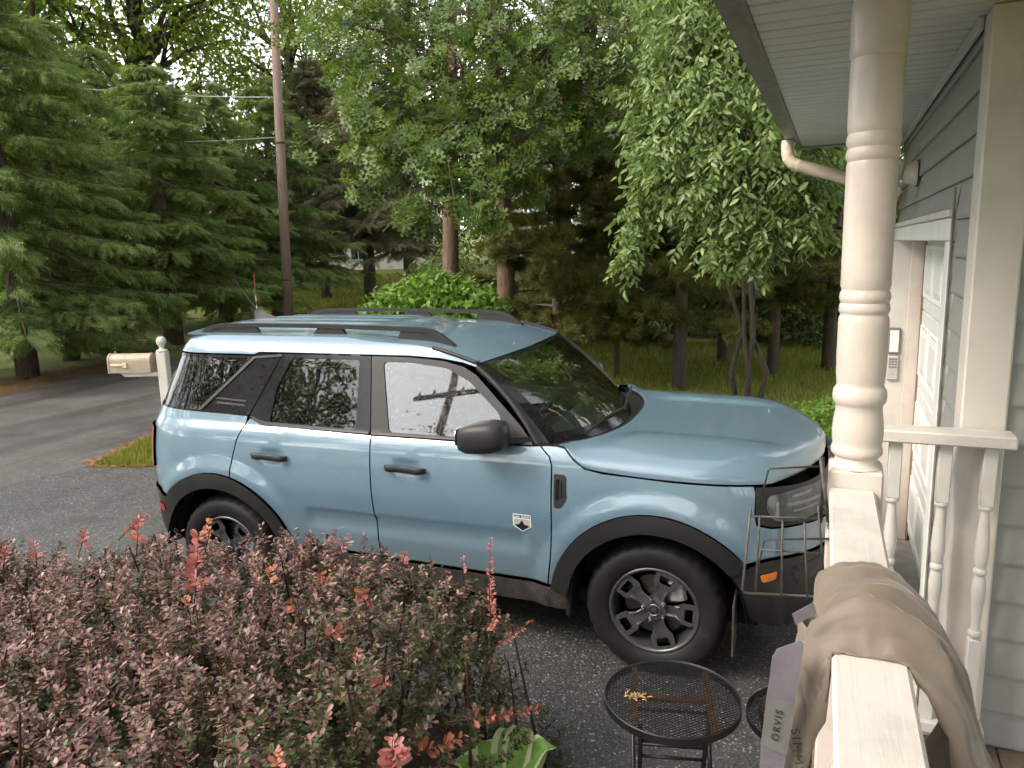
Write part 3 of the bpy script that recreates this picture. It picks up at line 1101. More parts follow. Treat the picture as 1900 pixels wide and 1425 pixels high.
# bumpers
rb_poly = [(-3.095, .702), (-3.20, .722), (s_rear, .732), (s_rear, .36), (-3.22, .33), (-3.13, .42)] + arch(RW, RI + .004, 172, 139)
both(panel('rear_bumper', rb_poly, M['trim'], CAR, off=.014, flange=.04))
fb_poly = [(.492, .678), (.60, .688), (1.55, .703), (1.55, .27), (.62, .30), (.47, .37)] + arch(FW, RI + .004, 8, 36)
both(panel('front_bumper', fb_poly, M['trim'], CAR, off=.010, flange=.04))
both(panel('air_dam', [(.70, .27), (1.55, .25), (1.55, .20), (.74, .20)], M['mud_trim'], CAR, off=-.02, flange=.03))
both(panel('rear_reflector', rounded([(-3.185, .602), (-3.115, .596), (-3.115, .636), (-3.185, .642)], .01), M['red_refl'], CAR, off=.019, flange=.01))
both(panel('side_marker', rounded([(.498, .622), (.585, .627), (.575, .588), (.510, .583)], .008), M['amber'], CAR, off=.016, flange=.012))
both(panel('bumper_pocket', rounded([(.66, .64), (1.0, .655), (1.0, .53), (.70, .53)], .03), M['gloss'], CAR, off=.012, flange=.004))
tl = both(panel('tail_light', rounded([(-3.205, 1.128), (-3.50, 1.13), (-3.50, .872), (-3.225, .868)], .02), M['red_lamp'], CAR, off=.016, flange=.02))
# headlight
both(panel('grille_surround', [(.482, 1.046), (.70, 1.040), (1.55, 1.03), (1.55, .842), (.75, .852), (.56, .854), (.497, .872), (.482, .92)], M['trim'], CAR, off=-.004, flange=.03))
hl_poly = rounded([(.535, 1.005), (.70, 1.022), (.93, 1.02), (.96, .93), (.90, .885), (.66, .872), (.575, .882), (.535, .935)], .035)
hl = both(panel('headlight', hl_poly, M['lampdark'], CAR, off=.001, flange=.012))
panel('lens', hl_poly, M['lens'], hl, off=.014, flange=.012)
panel('light_bar', rounded([(.63, .965), (.90, .972), (.90, .957), (.63, .948)], .006), M['lampmetal'], hl, off=.006, flange=.006)
panel('light_bar', rounded([(.66, .998), (.80, 1.006), (.80, .994), (.66, .986)], .005), M['lampmetal'], hl, off=.006, flange=.006)
panel('light_bar', rounded([(.67, .93), (.84, .938), (.84, .928), (.67, .918)], .005), M['lampmetal'], hl, off=.006, flange=.006)
panel('turn_lens', rounded([(.575, .975), (.592, .978), (.592, .895), (.575, .90)], .008), M['lampmetal'], hl, off=.006, flange=.005)
grp = MB()
for k in range(3):
    z0 = .87 + k * .055
    grp.box((.74, -.36, z0), (.835, .36, z0 + .030))
grp.build('grille', M['gloss'], CAR)

# ---- greenhouse
belt = 1.190
A0, A1 = (-.585, 1.196), (-.972, 1.566)
def lerp(a, b, t):
    return (a[0] + (b[0] - a[0]) * t, a[1] + (b[1] - a[1]) * t)
fwin = rounded([(-1.478, 1.196), (-1.562, 1.576), (-1.40, 1.578), (-1.165, 1.553), (-1.02, 1.487), (-.825, 1.325), (-.806, 1.196)], .03)
fframe = [(-1.588, 1.182), (-1.640, 1.604), (-1.40, 1.604), (-1.18, 1.588), (-1.06, 1.560), (-.985, 1.522), (-.70, 1.270), (-.625, 1.182)]
rwin = rounded([(-1.690, 1.198), (-1.718, 1.584), (-2.180, 1.582), (-2.262, 1.41), (-2.285, 1.212)], .025)
rframe = [(-1.595, 1.183), (-1.646, 1.604), (-2.248, 1.604), (-2.300, 1.50), (-2.430, 1.246), (-2.418, 1.236), (-2.345, 1.203), (-2.30, 1.196)]
qwin = rounded([(-3.42, 1.27), (-3.34, 1.572), (-2.485, 1.574), (-2.80, 1.262)], .02)
qframe = [(-2.255, 1.604), (-2.308, 1.50), (-2.440, 1.244), (s_rear, 1.268), (s_rear, 1.588), (-2.465, 1.588), (-2.42, 1.602)]
ff = both(panel('front_door_frame', fframe, M['trim'], CAR, off=-.002, flange=.02, holes=[fwin]))
rf_ = both(panel('rear_door_frame', rframe, M['gloss'], CAR, off=-.002, flange=.02, holes=[rwin]))
qf = both(panel('rear_pillar_trim', qframe, M['gloss'], CAR, off=-.002, flange=.02, holes=[qwin]))
panel('window_pane', fwin, M['glass'], ff, off=-.008, flange=0, grid=.06)
panel('window_pane', rwin, M['privacy'], rf_, off=-.008, flange=0, grid=.06)
panel('window_pane', qwin, M['privacy'], qf, off=-.008, flange=0, grid=.06)
panel('window_seal', [(-1.58, 1.199), (-.63, 1.199), (-.63, 1.181), (-1.58, 1.181)], M['trim'], ff, off=.008, flange=.01)
panel('window_seal', [(-1.60, 1.200), (-2.30, 1.214), (-2.36, 1.224), (-2.40, 1.240), (-2.43, 1.236), (-2.345, 1.199), (-2.30, 1.193), (-1.60, 1.182)], M['trim'], rf_, off=.008, flange=.01)
for (a, b) in ((1.292, 1.304), (1.318, 1.328)):
    panel('pillar_louvre', [(-2.46, a), (-2.70, a + .01), (-2.68, b + .01), (-2.48, b)], M['trim'], qf, off=.006, flange=.008)
panel('drip_rail', [(-2.25, 1.600), (-2.46, 1.583), (-2.83, 1.256), (-2.80, 1.256), (-2.445, 1.572), (-2.25, 1.588)], M['trim'], qf, off=.006, flange=.008)
panel('mirror_sail', [(-.80, 1.300), (-.66, 1.196), (-.80, 1.196)], M['trim'], ff, off=.004, flange=.01)

# roof side band
band_lo = [(-.985, 1.562), (-1.07, 1.585), (-1.20, 1.603), (-1.40, 1.613), (-1.64, 1.613), (-2.25, 1.613), (-2.42, 1.612), (-2.46, 1.598), (-3.35, 1.598)]
band_hi = pchip([-3.75, -3.1, -2.6, -1.85, -1.70, -1.35, -1.1, -.985], [1.690, 1.700, 1.700, 1.698, 1.684, 1.665, 1.612, 1.578])
bx = np.linspace(-3.35, -.985, 34)
both(panel('roof_side', band_lo + [(x, float(band_hi(x))) for x in bx], M['paint'], CAR, flange=.012, grid=.03, bstep=.015))

# roof skin
def roof_pt(x, u):
    x, u = np.asarray(x, float), np.asarray(u, float)
    ze = band_hi(np.clip(x, -3.35, -.985))
    ye = Pz(ze)
    rear = 1 - .14 * smoothstep(-x, 2.95, 3.25) ** 2
    y = u * ye * rear
    crown = np.interp(x, [-3.25, -3.0, -2.3, -1.9, -1.75, -1.3, -.985], [.028, .034, .038, .038, .030, .030, .026])
    z = ze + crown * (1 - np.abs(u) ** 2.4)
    rib = np.zeros_like(z)
    back = smoothstep(-x, 1.86, 1.95) * (1 - smoothstep(-x, 2.95, 3.05))
    for yc in (-.40, -.20, 0.0, .20, .40):
        rib += .009 * np.exp(-((y - yc) / .045) ** 4)
    z += rib * back
    z -= .012 * smoothstep(-x, 3.05, 3.28) ** 2 * 4
    return np.stack([x, y, z], -1)
nx, nu = 150, 61
gx = np.linspace(-3.215, -.985, nx)
gu = np.linspace(-1, 1, nu)
xx, uu = np.meshgrid(gx, gu, indexing='ij')
xf_ = xx + .055 * (1 - uu ** 2) * smoothstep(xx, -1.6, -.985) + .16 * np.abs(uu) ** 5 * (1 - smoothstep(xx, -3.215, -2.6))
V = roof_pt(xf_.ravel(), uu.ravel())
V[:, 2] = np.where(xf_.ravel() > -.985, V[:, 2] - (xf_.ravel() + .985) * .35, V[:, 2])
idx = np.arange(nx * nu).reshape(nx, nu)
F = np.stack([idx[:-1, :-1].ravel(), idx[1:, :-1].ravel(), idx[1:, 1:].ravel(), idx[:-1, 1:].ravel()], -1)
roof = obj_from('roof', mesh_np('roof', V, F, True), M['paint'], CAR)
ROOF_FRONT = V.reshape(nx, nu, 3)[-1]

# black gutter trim between roof and roof side, running down to the front pillar
for sgn in (-1, 1):
    pts = []
    for x in np.linspace(-1.26, -.97, 12):
        q = roof_pt(np.array([x]), np.array([float(sgn)]))[0]
        pts.append(q + np.array([0, 0, .006]))
    MB().tube(pts, .012, 6).build('roof_gutter_trim', M['trim'], CAR, True)

# windscreen
def ws_bottom(u):
    y = .80 * u
    return np.array([-.33 - .235 * abs(u) ** 2.2, y, 1.135 + .035 * abs(u) ** 2])
def ws_top(u):
    i = (u + 1) / 2 * (nu - 1)
    k = int(min(nu - 2, math.floor(i)))
    return ROOF_FRONT[k] * (1 - (i - k)) + ROOF_FRONT[k + 1] * (i - k) + np.array([.004, 0, -.006])
def ws_pt(u, t):
    a, b = ws_bottom(u), ws_top(u * .985)
    q = a + (b - a) * t
    q = q + np.array([.5, 0, .85]) * (.030 * 4 * t * (1 - t) * (1 - .25 * u * u))
    return q
def ws_mesh(name, us, ts, mat, off=0.0):
    vs = [ws_pt(u, t) + np.array([.55, 0, .8]) * off for u in us for t in ts]
    n, m = len(us), len(ts)
    fs = [(i * m + j, (i + 1) * m + j, (i + 1) * m + j + 1, i * m + j + 1) for i in range(n - 1) for j in range(m - 1)]
    return obj_from(name, mesh_py(name, vs, fs, True), mat, CAR)
ws = ws_mesh('windscreen', np.linspace(-.90, .90, 33), np.linspace(.10, .965, 17), M['windscreen'])
for (nm, us, ts) in (('windscreen_border', np.linspace(-1, 1, 33), np.linspace(0, .10, 4)), ('windscreen_border', np.linspace(-1, 1, 33), np.linspace(.965, 1, 3)),
                     ('windscreen_border', np.linspace(-1, -.90, 4), np.linspace(.1, .965, 15)), ('windscreen_border', np.linspace(.90, 1, 4), np.linspace(.1, .965, 15))):
    ws_mesh(nm, us, ts, M['gloss'])
# front pillars: ruled between the windscreen edge and the door frame line
for sgn in (-1, 1):
    n = 16
    vs, fs = [], []
    for i in range(n):
        t = i / (n - 1)
        a = ws_pt(sgn * 1.0, t)
        l = lerp((-.615, 1.186), (-.985, 1.545), t)
        l = (l[0] + .018 * math.sin(math.pi * t), l[1] + .018 * math.sin(math.pi * t))
        P, N = surf(np.array([l[0]]), np.array([l[1]]), .002)
        b = P[0] * np.array([1, -sgn, 1])
        nrm = N[0] * np.array([1, -sgn, 1])
        out = nrm + np.array([.45, 0, .45])
        for k in np.linspace(0, 1, 7):
            q = a + (b - a) * k + out * (.016 * 4 * k * (1 - k))
            vs.append(q)
        vs.append(b - nrm * .03)
    m = 8
    for i in range(n - 1):
        for k in range(m - 1):
            fs.append((i * m + k, i * m + k + 1, (i + 1) * m + k + 1, (i + 1) * m + k))
    o = obj_from('front_pillar', mesh_py('front_pillar', vs, fs, True), M['trim'], CAR)

# cowl (black tray between windscreen and bonnet) and bonnet
def cowl_x(y):
    return -.235 - .20 * (abs(y) / .76) ** 2.6
vs, fs = [], []
us = np.linspace(-1, 1, 41)
for u in us:
    a = ws_bottom(u)
    y = .80 * u
    b = np.array([cowl_x(y) + .02, y, 1.150 + .018 * abs(u) ** 2])
    for k in np.linspace(0, 1, 5):
        q = a + (b - a) * k
        q = q + np.array([0, 0, -.018 * 4 * k * (1 - k) - .004])
        vs.append(q)
for i in range(len(us) - 1):
    for k in range(4):
        fs.append((i * 5 + k, (i + 1) * 5 + k, (i + 1) * 5 + k + 1, i * 5 + k + 1))
obj_from('cowl_tray', mesh_py('cowl_tray', vs, fs, True), M['trim'], CAR)

cut_line = pchip([-.60, -.47, -.455, -.405, -.345, -.25, .10, .47, .9], [1.192, 1.190, 1.186, 1.137, 1.097, 1.081, 1.064, 1.060, 1.054])
ztop = pchip([-.60, -.25, .1, .45, .62, .74, .87], [1.192, 1.180, 1.174, 1.164, 1.156, 1.148, 1.138])
def edge_y(x):
    """half width of the body at the bonnet cut"""
    z = cut_line(x)
    xs = _lookup(ST, np.full(NS, float(np.mean(z))))
    m = ST > -1.0
    return np.interp(x, xs[m][:, 0], xs[m][:, 1])
nx, nu = 110, 81
vs = np.zeros((nx, nu, 3))
gu = np.sin(np.linspace(-math.pi / 2, math.pi / 2, nu))
xfront = .838
for j, u in enumerate(gu):
    # follow lines of constant u from the cowl to the nose
    tt = np.sin(np.linspace(0, math.pi / 2, nx))
    x0 = cowl_x(u * .90) if abs(u) < .84 else cowl_x(.756) - .05 * (abs(u) - .84) / .16
    nose = xfront - .30 * abs(u) ** 3.6
    x = x0 + (nose - x0) * tt
    ey = np.array([edge_y(float(q)) for q in x])
    zc = cut_line(x)
    y = u * ey
    au = abs(u)
    H = ztop(np.clip(x, -.6, .87)) - zc
    fb = (1 - np.clip((x - x0) / (nose - x0), 0, 1) ** 11) ** .42
    fa = (1 - au ** 8.5) ** .38 if au < 1 else 0.0
    fac = fa * fb
    z = zc + np.maximum(H, 0) * np.clip(fac, 0, 1)
    ridge = .016 * smoothstep(au * ey, .43, .52) * (1 - smoothstep(au * ey, .58, .86)) * (1 - smoothstep(x, .35, .66)) * smoothstep(x, x0 + .03, x0 + .2)
    vs[:, j, 0], vs[:, j, 1], vs[:, j, 2] = x, y, z + ridge
idx = np.arange(nx * nu).reshape(nx, nu)
F = np.stack([idx[:-1, :-1].ravel(), idx[1:, :-1].ravel(), idx[1:, 1:].ravel(), idx[:-1, 1:].ravel()], -1)
Vh = vs.reshape(-1, 3)
# fold the border down
border = np.concatenate([idx[:, 0], idx[-1, 1:], idx[::-1, -1][1:], idx[0, ::-1][1:-1]])
low = Vh[border] * np.array([1, .972, 1]) - np.array([.018, 0, .004])
nb = len(border)
F2 = np.array([(len(Vh) + i, len(Vh) + (i + 1) % nb, len(Vh) + nb + (i + 1) % nb, len(Vh) + nb + i) for i in range(nb)])
me = mesh_np('bonnet', np.concatenate([Vh, Vh[border], low]), np.concatenate([F, F2]), True)
bonnet = obj_from('bonnet', me, M['paint'], CAR)

# ---- inner dark shell that closes gaps, and the floor
ish = MB()
zs = [.30, .45, .70, .90, 1.02]
ss = np.linspace(-3.9, 1.4, 70)
vs, fs = [], []
for z in zs:
    P, N = surf(ss, np.full(len(ss), z), -.05)
    vs += [tuple(q) for q in P]
for i in range(len(zs) - 1):
    for j in range(len(ss) - 1):
        cx_, cz_ = (ss[j] + ss[j + 1]) / 2, (zs[i] + zs[i + 1]) / 2
        if min(np.hypot(cx_ - FW, cz_ - WZ), np.hypot(cx_ - RW, cz_ - WZ)) < .50:
            continue
        a = i * len(ss) + j
        fs.append((a, a + 1, a + 1 + len(ss), a + len(ss)))
both(obj_from('inner_shell', mesh_py('inner_shell', vs, fs), M['dark'], CAR))
MB().box((-3.10, -.70, .26), (.50, .70, .34)).build('underbody', M['dark'], CAR)
MB().box((-.30, -.55, .32), (.72, .55, .98)).build('engine_bay', M['dark'], CAR)

# ---- mirror
mir = MB()
prof = [(-.985, .30), (-.972, .72), (-.93, .93), (-.87, 1.0), (-.80, .99), (-.745, .86), (-.722, .50)]
vs, fs = [], []
nr = 20
for (x, k) in prof:
    for i in range(nr):
        a = 2 * math.pi * i / nr
        ca, sa = math.cos(a), math.sin(a)
        yy = -1.015 + (abs(ca) ** .55) * math.copysign(1, ca) * .088 * k
        zz = 1.243 + (abs(sa) ** .6) * math.copysign(1, sa) * .082 * k + (x + .86) * .12
        vs.append((x, yy, zz))
for i in range(len(prof) - 1):
    for j in range(nr):
        fs.append((i * nr + j, i * nr + (j + 1) % nr, (i + 1) * nr + (j + 1) % nr, (i + 1) * nr + j))
fs.append(tuple(range(nr)))
fs.append(tuple(range(len(prof) * nr - 1, (len(prof) - 1) * nr - 1, -1)))
mir.add(vs, fs)
mo = both(mir.build('side_mirror', M['trim'], CAR, autosmooth=R(50)))
mir = MB()
mir.add([(-.80, -.95, 1.185), (-.80, -.95, 1.225), (-.64, -.885, 1.20), (-.64, -.885, 1.225), (-.92, -.96, 1.185), (-.92, -.96, 1.22), (-.80, -.885, 1.195), (-.80, -.885, 1.225)],
        [(0, 2, 3, 1), (4, 0, 1, 5), (4, 6, 2, 0), (5, 1, 3, 7), (6, 4, 5, 7), (2, 6, 7, 3)])
mir.build('mirror_arm', M['trim'], mo)
MB().prism(rounded([(-1.075, 1.20), (-.955, 1.20), (-.955, 1.285), (-1.07, 1.285)], .03), -.988, -.984, 'yz').build('mirror_glass', M['chrome'], mo)

# ---- door handles, vent, badge
def handle(s0, s1, z, par):
    n = 14
    vs, fs = [], []
    sec = 10
    for i in range(n):
        t = i / (n - 1)
        s = s0 + (s1 - s0) * t
        P, N = surf(np.array([s]), np.array([z - .004 * t]), 0.0)
        e = min(1, min(t, 1 - t) * 9)
        out = .012 + .026 * e ** .6
        for k in range(sec):
            a = 2 * math.pi * k / sec
            hh = .019 * (.8 + .2 * e)
            q = P[0] + N[0] * (out + .010 * math.copysign(abs(math.cos(a)) ** .6, math.cos(a))) + np.array([0, 0, hh * math.copysign(abs(math.sin(a)) ** .6, math.sin(a))])
            vs.append(q)
    for i in range(n - 1):
        for k in range(sec):
            fs.append((i * sec + k, i * sec + (k + 1) % sec, (i + 1) * sec + (k + 1) % sec, (i + 1) * sec + k))
    fs += [tuple(range(sec)), tuple(range(n * sec - 1, (n - 1) * sec - 1, -1))]
    return MB().add(vs, fs).build('door_handle', M['trim'], par, autosmooth=R(60))
handle(-2.378, -2.130, 1.020, rear_door)
handle(-1.478, -1.228, 1.015, front_door)
vent = both(panel('fender_vent', rounded([(-.503, 1.052), (-.447, 1.050), (-.440, 1.035), (-.440, .925), (-.470, .882), (-.503, .876)], .010), M['trim'], CAR, off=.006, flange=.012))
panel('vent_slot', rounded([(-.492, 1.028), (-.472, 1.026), (-.472, .93), (-.492, .915)], .006), M['gloss'], vent, off=.008, flange=.004)
panel('vent_rib', rounded([(-.470, 1.020), (-.462, 1.020), (-.462, .935), (-.470, .935)], .003), M['trim'], vent, off=.013, flange=.006)
bc, bz = -.681, .775
def bp(pts):
    return [(bc + a, bz + b) for a, b in pts]
sh = bp([(-.050, .048), (.050, .046), (.050, -.022), (.0, -.052), (-.050, -.020)])
badge = panel('badge', rounded(sh, .006, 3), M['badge_white'], front_door, off=.0025, flange=.002, grid=.03, bstep=.012)
panel('field', bp([(-.045, .022), (.045, .020), (.045, -.019), (0, -.046), (-.045, -.017)]), M['badge_grey'], badge, off=.0035, flange=.001, grid=.03, bstep=.012)
panel('mountain', bp([(-.040, -.018), (-.030, -.009), (-.018, -.010), (-.008, .004), (-.002, .012), (.004, .013), (.010, -.006), (.018, -.014), (.026, -.010), (.040, -.020), (0, -.045)]), M['badge_black'], badge, off=.0045, flange=.001, grid=.03, bstep=.012)
panel('name_strip', bp([(-.045, .043), (.045, .041), (.045, .026), (-.045, .028)]), M['badge_black'], badge, off=.0035, flange=.001, grid=.03, bstep=.012)
lt = MB()
for k, x in enumerate(np.linspace(-.040, .036, 11)):
    if k in (4,):
        continue
    P, N = surf(np.array([bc + x, bc + x + .005, bc + x + .005, bc + x]), np.array([bz + .038, bz + .038, bz + .031, bz + .031]), .0046)
    lt.add([tuple(q) for q in P], [(0, 1, 2, 3)])
lt.build('lettering', M['badge_white'], badge)

# ---- roof rails and aerial
def rail(sgn):
    g = thing_part = None
    y0 = .578
    w = .036
    bar = [(-2.995, 1.712), (-2.93, 1.748), (-2.86, 1.762), (-2.6, 1.768), (-2.2, 1.768), (-1.7, 1.760), (-1.40, 1.752), (-1.33, 1.742), (-1.27, 1.715), (-1.185, 1.650),
           (-1.235, 1.640), (-1.30, 1.695), (-1.36, 1.722), (-1.42, 1.728), (-1.7, 1.736), (-2.2, 1.744), (-2.6, 1.744), (-2.84, 1.738), (-2.90, 1.725), (-2.93, 1.708)]
    b = MB().prism(bar, sgn * y0 - w / 2, sgn * y0 + w / 2, 'xz').build('roof_rail', M['trim'], CAR, autosmooth=R(35))
    for poly in ([(-2.93, 1.70), (-2.91, 1.726), (-2.84, 1.739), (-2.56, 1.745), (-2.53, 1.70)], [(-2.14, 1.70), (-2.10, 1.745), (-1.93, 1.743), (-1.90, 1.70)], [(-1.565, 1.662), (-1.53, 1.734), (-1.42, 1.729), (-1.355, 1.722), (-1.295, 1.694), (-1.24, 1.640)]):
        MB().prism(poly, sgn * y0 - w / 2 + .006, sgn * y0 + w / 2 - .006, 'xz').build('rail_foot', M['trim'], b)
for sgn in (-1, 1):
    rail(sgn)
fin = MB()
fin.add([(-3.02, -.035, 1.722), (-3.02, .035, 1.722), (-2.80, 0, 1.728), (-3.03, -.012, 1.80), (-3.03, .012, 1.80), (-2.98, 0, 1.80)],
        [(0, 2, 5, 3), (2, 1, 4, 5), (1, 0, 3, 4), (3, 5, 4), (0, 1, 2)])
fo = fin.build('aerial_fin', M['trim'], CAR)
MB().tube([(-3.01, 0, 1.79), (-3.10, 0, 1.90), (-3.20, 0, 2.03)], [.006, .004, .0025], 6).build('mast', M['trim'], fo)

# ---- wipers
for (a, b) in (((-.44, -.55, 1.175), (-.345, .06, 1.205)), ((-.36, .10, 1.175), (-.43, .66, 1.215))):
    a, b = np.array(a), np.array(b)
    MB().tube([a, a * .5 + b * .5 + np.array([.0, 0, .012]), b], .008, 6).build('wiper', M['trim'], CAR)

# ---- interior
MB().add([(-.36, -.72, 1.085), (-.36, .72, 1.085), (-.78, .74, 1.10), (-.78, -.74, 1.10), (-.84, -.74, .90), (-.84, .74, .90), (-.42, -.7, .8), (-.42, .7, .8)],
         [(0, 1, 2, 3), (3, 2, 5, 4), (0, 6, 7, 1), (4, 5, 7, 6), (0, 3, 4, 6), (1, 7, 5, 2)]).build('dashboard', M['dash'], CAR)
MB().prism(rounded([(-.90, 1.02), (-.80, 1.02), (-.74, 1.155), (-.80, 1.165)], .02), -.12, .14, 'xz').build('centre_screen', M['gloss'], CAR)
st = MB()
cw = np.array([-.98, .37, 1.02])
ax = np.array([-.42, 0, .9])
ax /= np.linalg.norm(ax)
e1 = np.array([0, 1.0, 0])
e2 = np.cross(ax, e1)
# the wheel plane faces the driver
ax = np.array([-.9, 0, .42]); e2 = np.array([.42, 0, .9])
st.tube([cw + .185 * (math.cos(a) * e1 + math.sin(a) * e2) for a in np.linspace(0, 2 * math.pi, 28, endpoint=False)], .016, 8, closed=True)
for a in (0, math.pi, -math.pi / 2):
    st.tube([cw, cw + .18 * (math.cos(a) * e1 + math.sin(a) * e2)], [.04, .018], 6)
st.build('steering_wheel', M['seat'], CAR, True)
for (x, y) in ((-1.38, -.37), (-1.38, .37), (-2.25, -.40), (-2.25, .0), (-2.25, .40)):
    s_ = MB()
    s_.bbox((x - .02, y - .24, .50), (x + .50, y + .24, .66), .05)
    mm = Matrix.Translation((x - .02, y, .60)) @ Matrix.Rotation(R(-18), 4, 'Y')
    s_.bbox((-.07, -.24, 0), (.07, .24, .62), .05, mm)
    s_.bbox((-.05, -.13, .64), (.05, .13, .84), .04, mm)
    s_.build('seat', M['seat'], CAR)
MB().box((-2.9, -.70, .40), (-.9, .70, .46)).build('cabin_floor', M['dark'], CAR)
MB().prism([(-1.02, 1.49), (-.98, 1.49), (-.97, 1.42), (-1.01, 1.42)], -.12, .12, 'xz').build('interior_mirror', M['gloss'], CAR)

# ---- wheels
def wheel_proto():
    w = bpy.data.objects.new('wheel', None)
    COL.objects.link(w)
    w.parent = CAR
    # tyre, axis along y, outer face towards -y
    prof = []
    hw = .112
    for (r_, y) in [(.225, .085), (.232, .10), (.26, .112), (.30, .116), (.330, .106), (.346, .092), (.355, .07), (.360, .035), (.361, 0), (.360, -.035), (.355, -.07), (.346, -.092), (.338, -.100), (.330, -.106), (.315, -.113), (.30, -.116), (.285, -.1165), (.262, -.113), (.245, -.106), (.234, -.099), (.228, -.090), (.224, -.083)]:
        prof.append((r_, y))
    t = MB()
    n = 96
    vs, fs = [], []
    for i, (r_, y) in enumerate(prof):
        for k in range(n):
            rr = r_
            if r_ > .335 and abs(y) > .05:                     # shoulder lugs
                if (k + (1 if y > 0 else 0)) % 3 == 0:
                    rr -= .009
            a = 2 * math.pi * k / n
            vs.append((rr * math.cos(a), y, rr * math.sin(a)))
    for i in range(len(prof) - 1):
        for k in range(n):
            fs.append((i * n + k, (i + 1) * n + k, (i + 1) * n + (k + 1) % n, i * n + (k + 1) % n))
    t.add(vs, fs)
    tyre = t.build('tyre', M['tyre'], w, autosmooth=R(38))
    rim = MB().lathe([(.231, -.094), (.226, -.100), (.218, -.099), (.211, -.090), (.206, -.070), (.200, -.02), (.20, .09), (.225, .095)], 64, axis='Y').build('rim', M['wheel'], w, True)
    MB().lathe([(.160, .0), (.160, -.012), (.085, -.014), (.085, -.03), (.0, -.03)], 40, axis='Y').build('brake_disc', M['disc'], w, autosmooth=R(30))
    MB().bbox((.075, -.055, .02), (.165, -.005, .14), .015, Matrix.Rotation(R(-8), 4, 'Y')).build('brake_caliper', M['caliper'], w)
    MB().lathe([(.198, .08), (.0, .08)], 32, axis='Y').build('wheel_back', M['dark'], w)
    # spokes: flared frames with a squared hole near the rim
    for k in range(5):
        a = R(-2 + 72 * k)
        er, et = np.array([math.cos(a), 0, math.sin(a)]), np.array([-math.sin(a), 0, math.cos(a)])
        outer = [(.030, -.030), (.090, -.030), (.118, -.040), (.140, -.058), (.212, -.062), (.214, .062), (.140, .058), (.118, .040), (.090, .030), (.030, .030)]
        hole = [(.152, -.030), (.194, -.036), (.194, .036), (.152, .030)]
        hole = rounded(hole, .010, 4)
        outer = rounded(outer, .008, 3)
        def yface(r_):
            return -.070 - .022 * np.clip((np.asarray(r_) - .05) / .15, 0, 1)
        def mp(s, z, o=0.0):
            s, z = np.asarray(s, float), np.asarray(z, float)
            edge = np.zeros_like(s)
            # raised sides, dished middle near the hub
            hwid = np.interp(s, [.03, .09, .118, .14, .212], [.030, .030, .040, .058, .062])
            dish = .012 * (1 - smoothstep(np.abs(z) / hwid, .45, .8)) * (1 - smoothstep(s, .125, .15))
            lip = -.006 * smoothstep(np.abs(z) / hwid, .82, 1.0)
            y = yface(s) + dish - lip - o
            P = s[:, None] * er + z[:, None] * et + np.array([0, 1.0, 0]) * y[:, None]
            N = np.tile(np.array([0, -1.0, 0]), (len(s), 1))
            return P, N
        o = panel('spoke', outer, M['wheel'], w, flange=.030, grid=.011, holes=[hole], mapf=mp, bstep=.008)
        o.data.free_custom_normals() if hasattr(o.data, 'free_custom_normals') else None
        sharp_by_angle(o.data, R(50))
    MB().lathe([(.062, -.055), (.060, -.076), (.046, -.080), (.0, -.080)], 40, axis='Y').build('hub', M['wheel'], w, autosmooth=R(30))
    for k in range(5):
        a = R(34 + 72 * k)
        m = Matrix.Translation((.0572 * math.cos(a), 0, .0572 * math.sin(a)))
        MB().lathe([(.0125, -.060), (.0125, -.088), (.008, -.096), (.0, -.098)], 12, m, axis='Y').build('lug_nut', M['chrome'], w, autosmooth=R(40))
    cap = MB().lathe([(.030, -.080), (.030, -.087), (.026, -.089), (.0, -.0895)], 28, axis='Y').build('centre_cap', M['badge_black'], w, autosmooth=R(40))
    MB().lathe([(.0315, -.0885), (.0285, -.0905), (.0265, -.0890)], 28, axis='Y').build('cap_ring', M['chrome'], cap, True)
    horse = [(-.012, -.004), (-.006, -.010), (-.003, -.003), (.003, -.004), (.006, -.014), (.009, -.013), (.007, -.002), (.011, .005), (.014, .004), (.015, .008), (.009, .013), (.005, .009), (-.002, .007), (-.008, .009), (-.013, .004), (-.008, .002)]
    MB().prism(horse, -.0905, -.0898, 'xz').build('emblem', M['chrome'], cap)
    MB().lathe([(.0035, -.10), (.0035, -.075), (0, -.10)], 8, Matrix.Translation((.19, 0, -.06)), axis='Y').build('valve', M['trim'], w)
    return w

def copy_tree(o, parent=None):
    c = o.copy()
    COL.objects.link(c)
    c.parent = parent
    for ch in list(o.children):
        copy_tree(ch, c)
    return c
w0 = wheel_proto()
w0.location = (FW, -.800, WZ + .008)
for (x, y, rz, ry) in ((RW, -.800, 0, 20), (FW, .800, 180, 10), (RW, .800, 180, 50)):
    c = copy_tree(w0, CAR)
    c.location = (x, y, WZ + .008)
    c.rotation_euler = (0, R(ry), R(rz))
# mud flaps
for x in (.385,):
    both(MB().bbox((x, -.93, .19), (x + .012, -.74, .46), .004).build('mud_flap', M['mud_trim'], CAR))
both(MB().bbox((-.462, -.905, .26), (-.43, -.74, .48), .01).build('mud_flap', M['dark'], CAR))

# the other side of the car
for o in MIRROR:
    c = copy_tree(o, CAR)
    c.scale = (1, -1, 1)
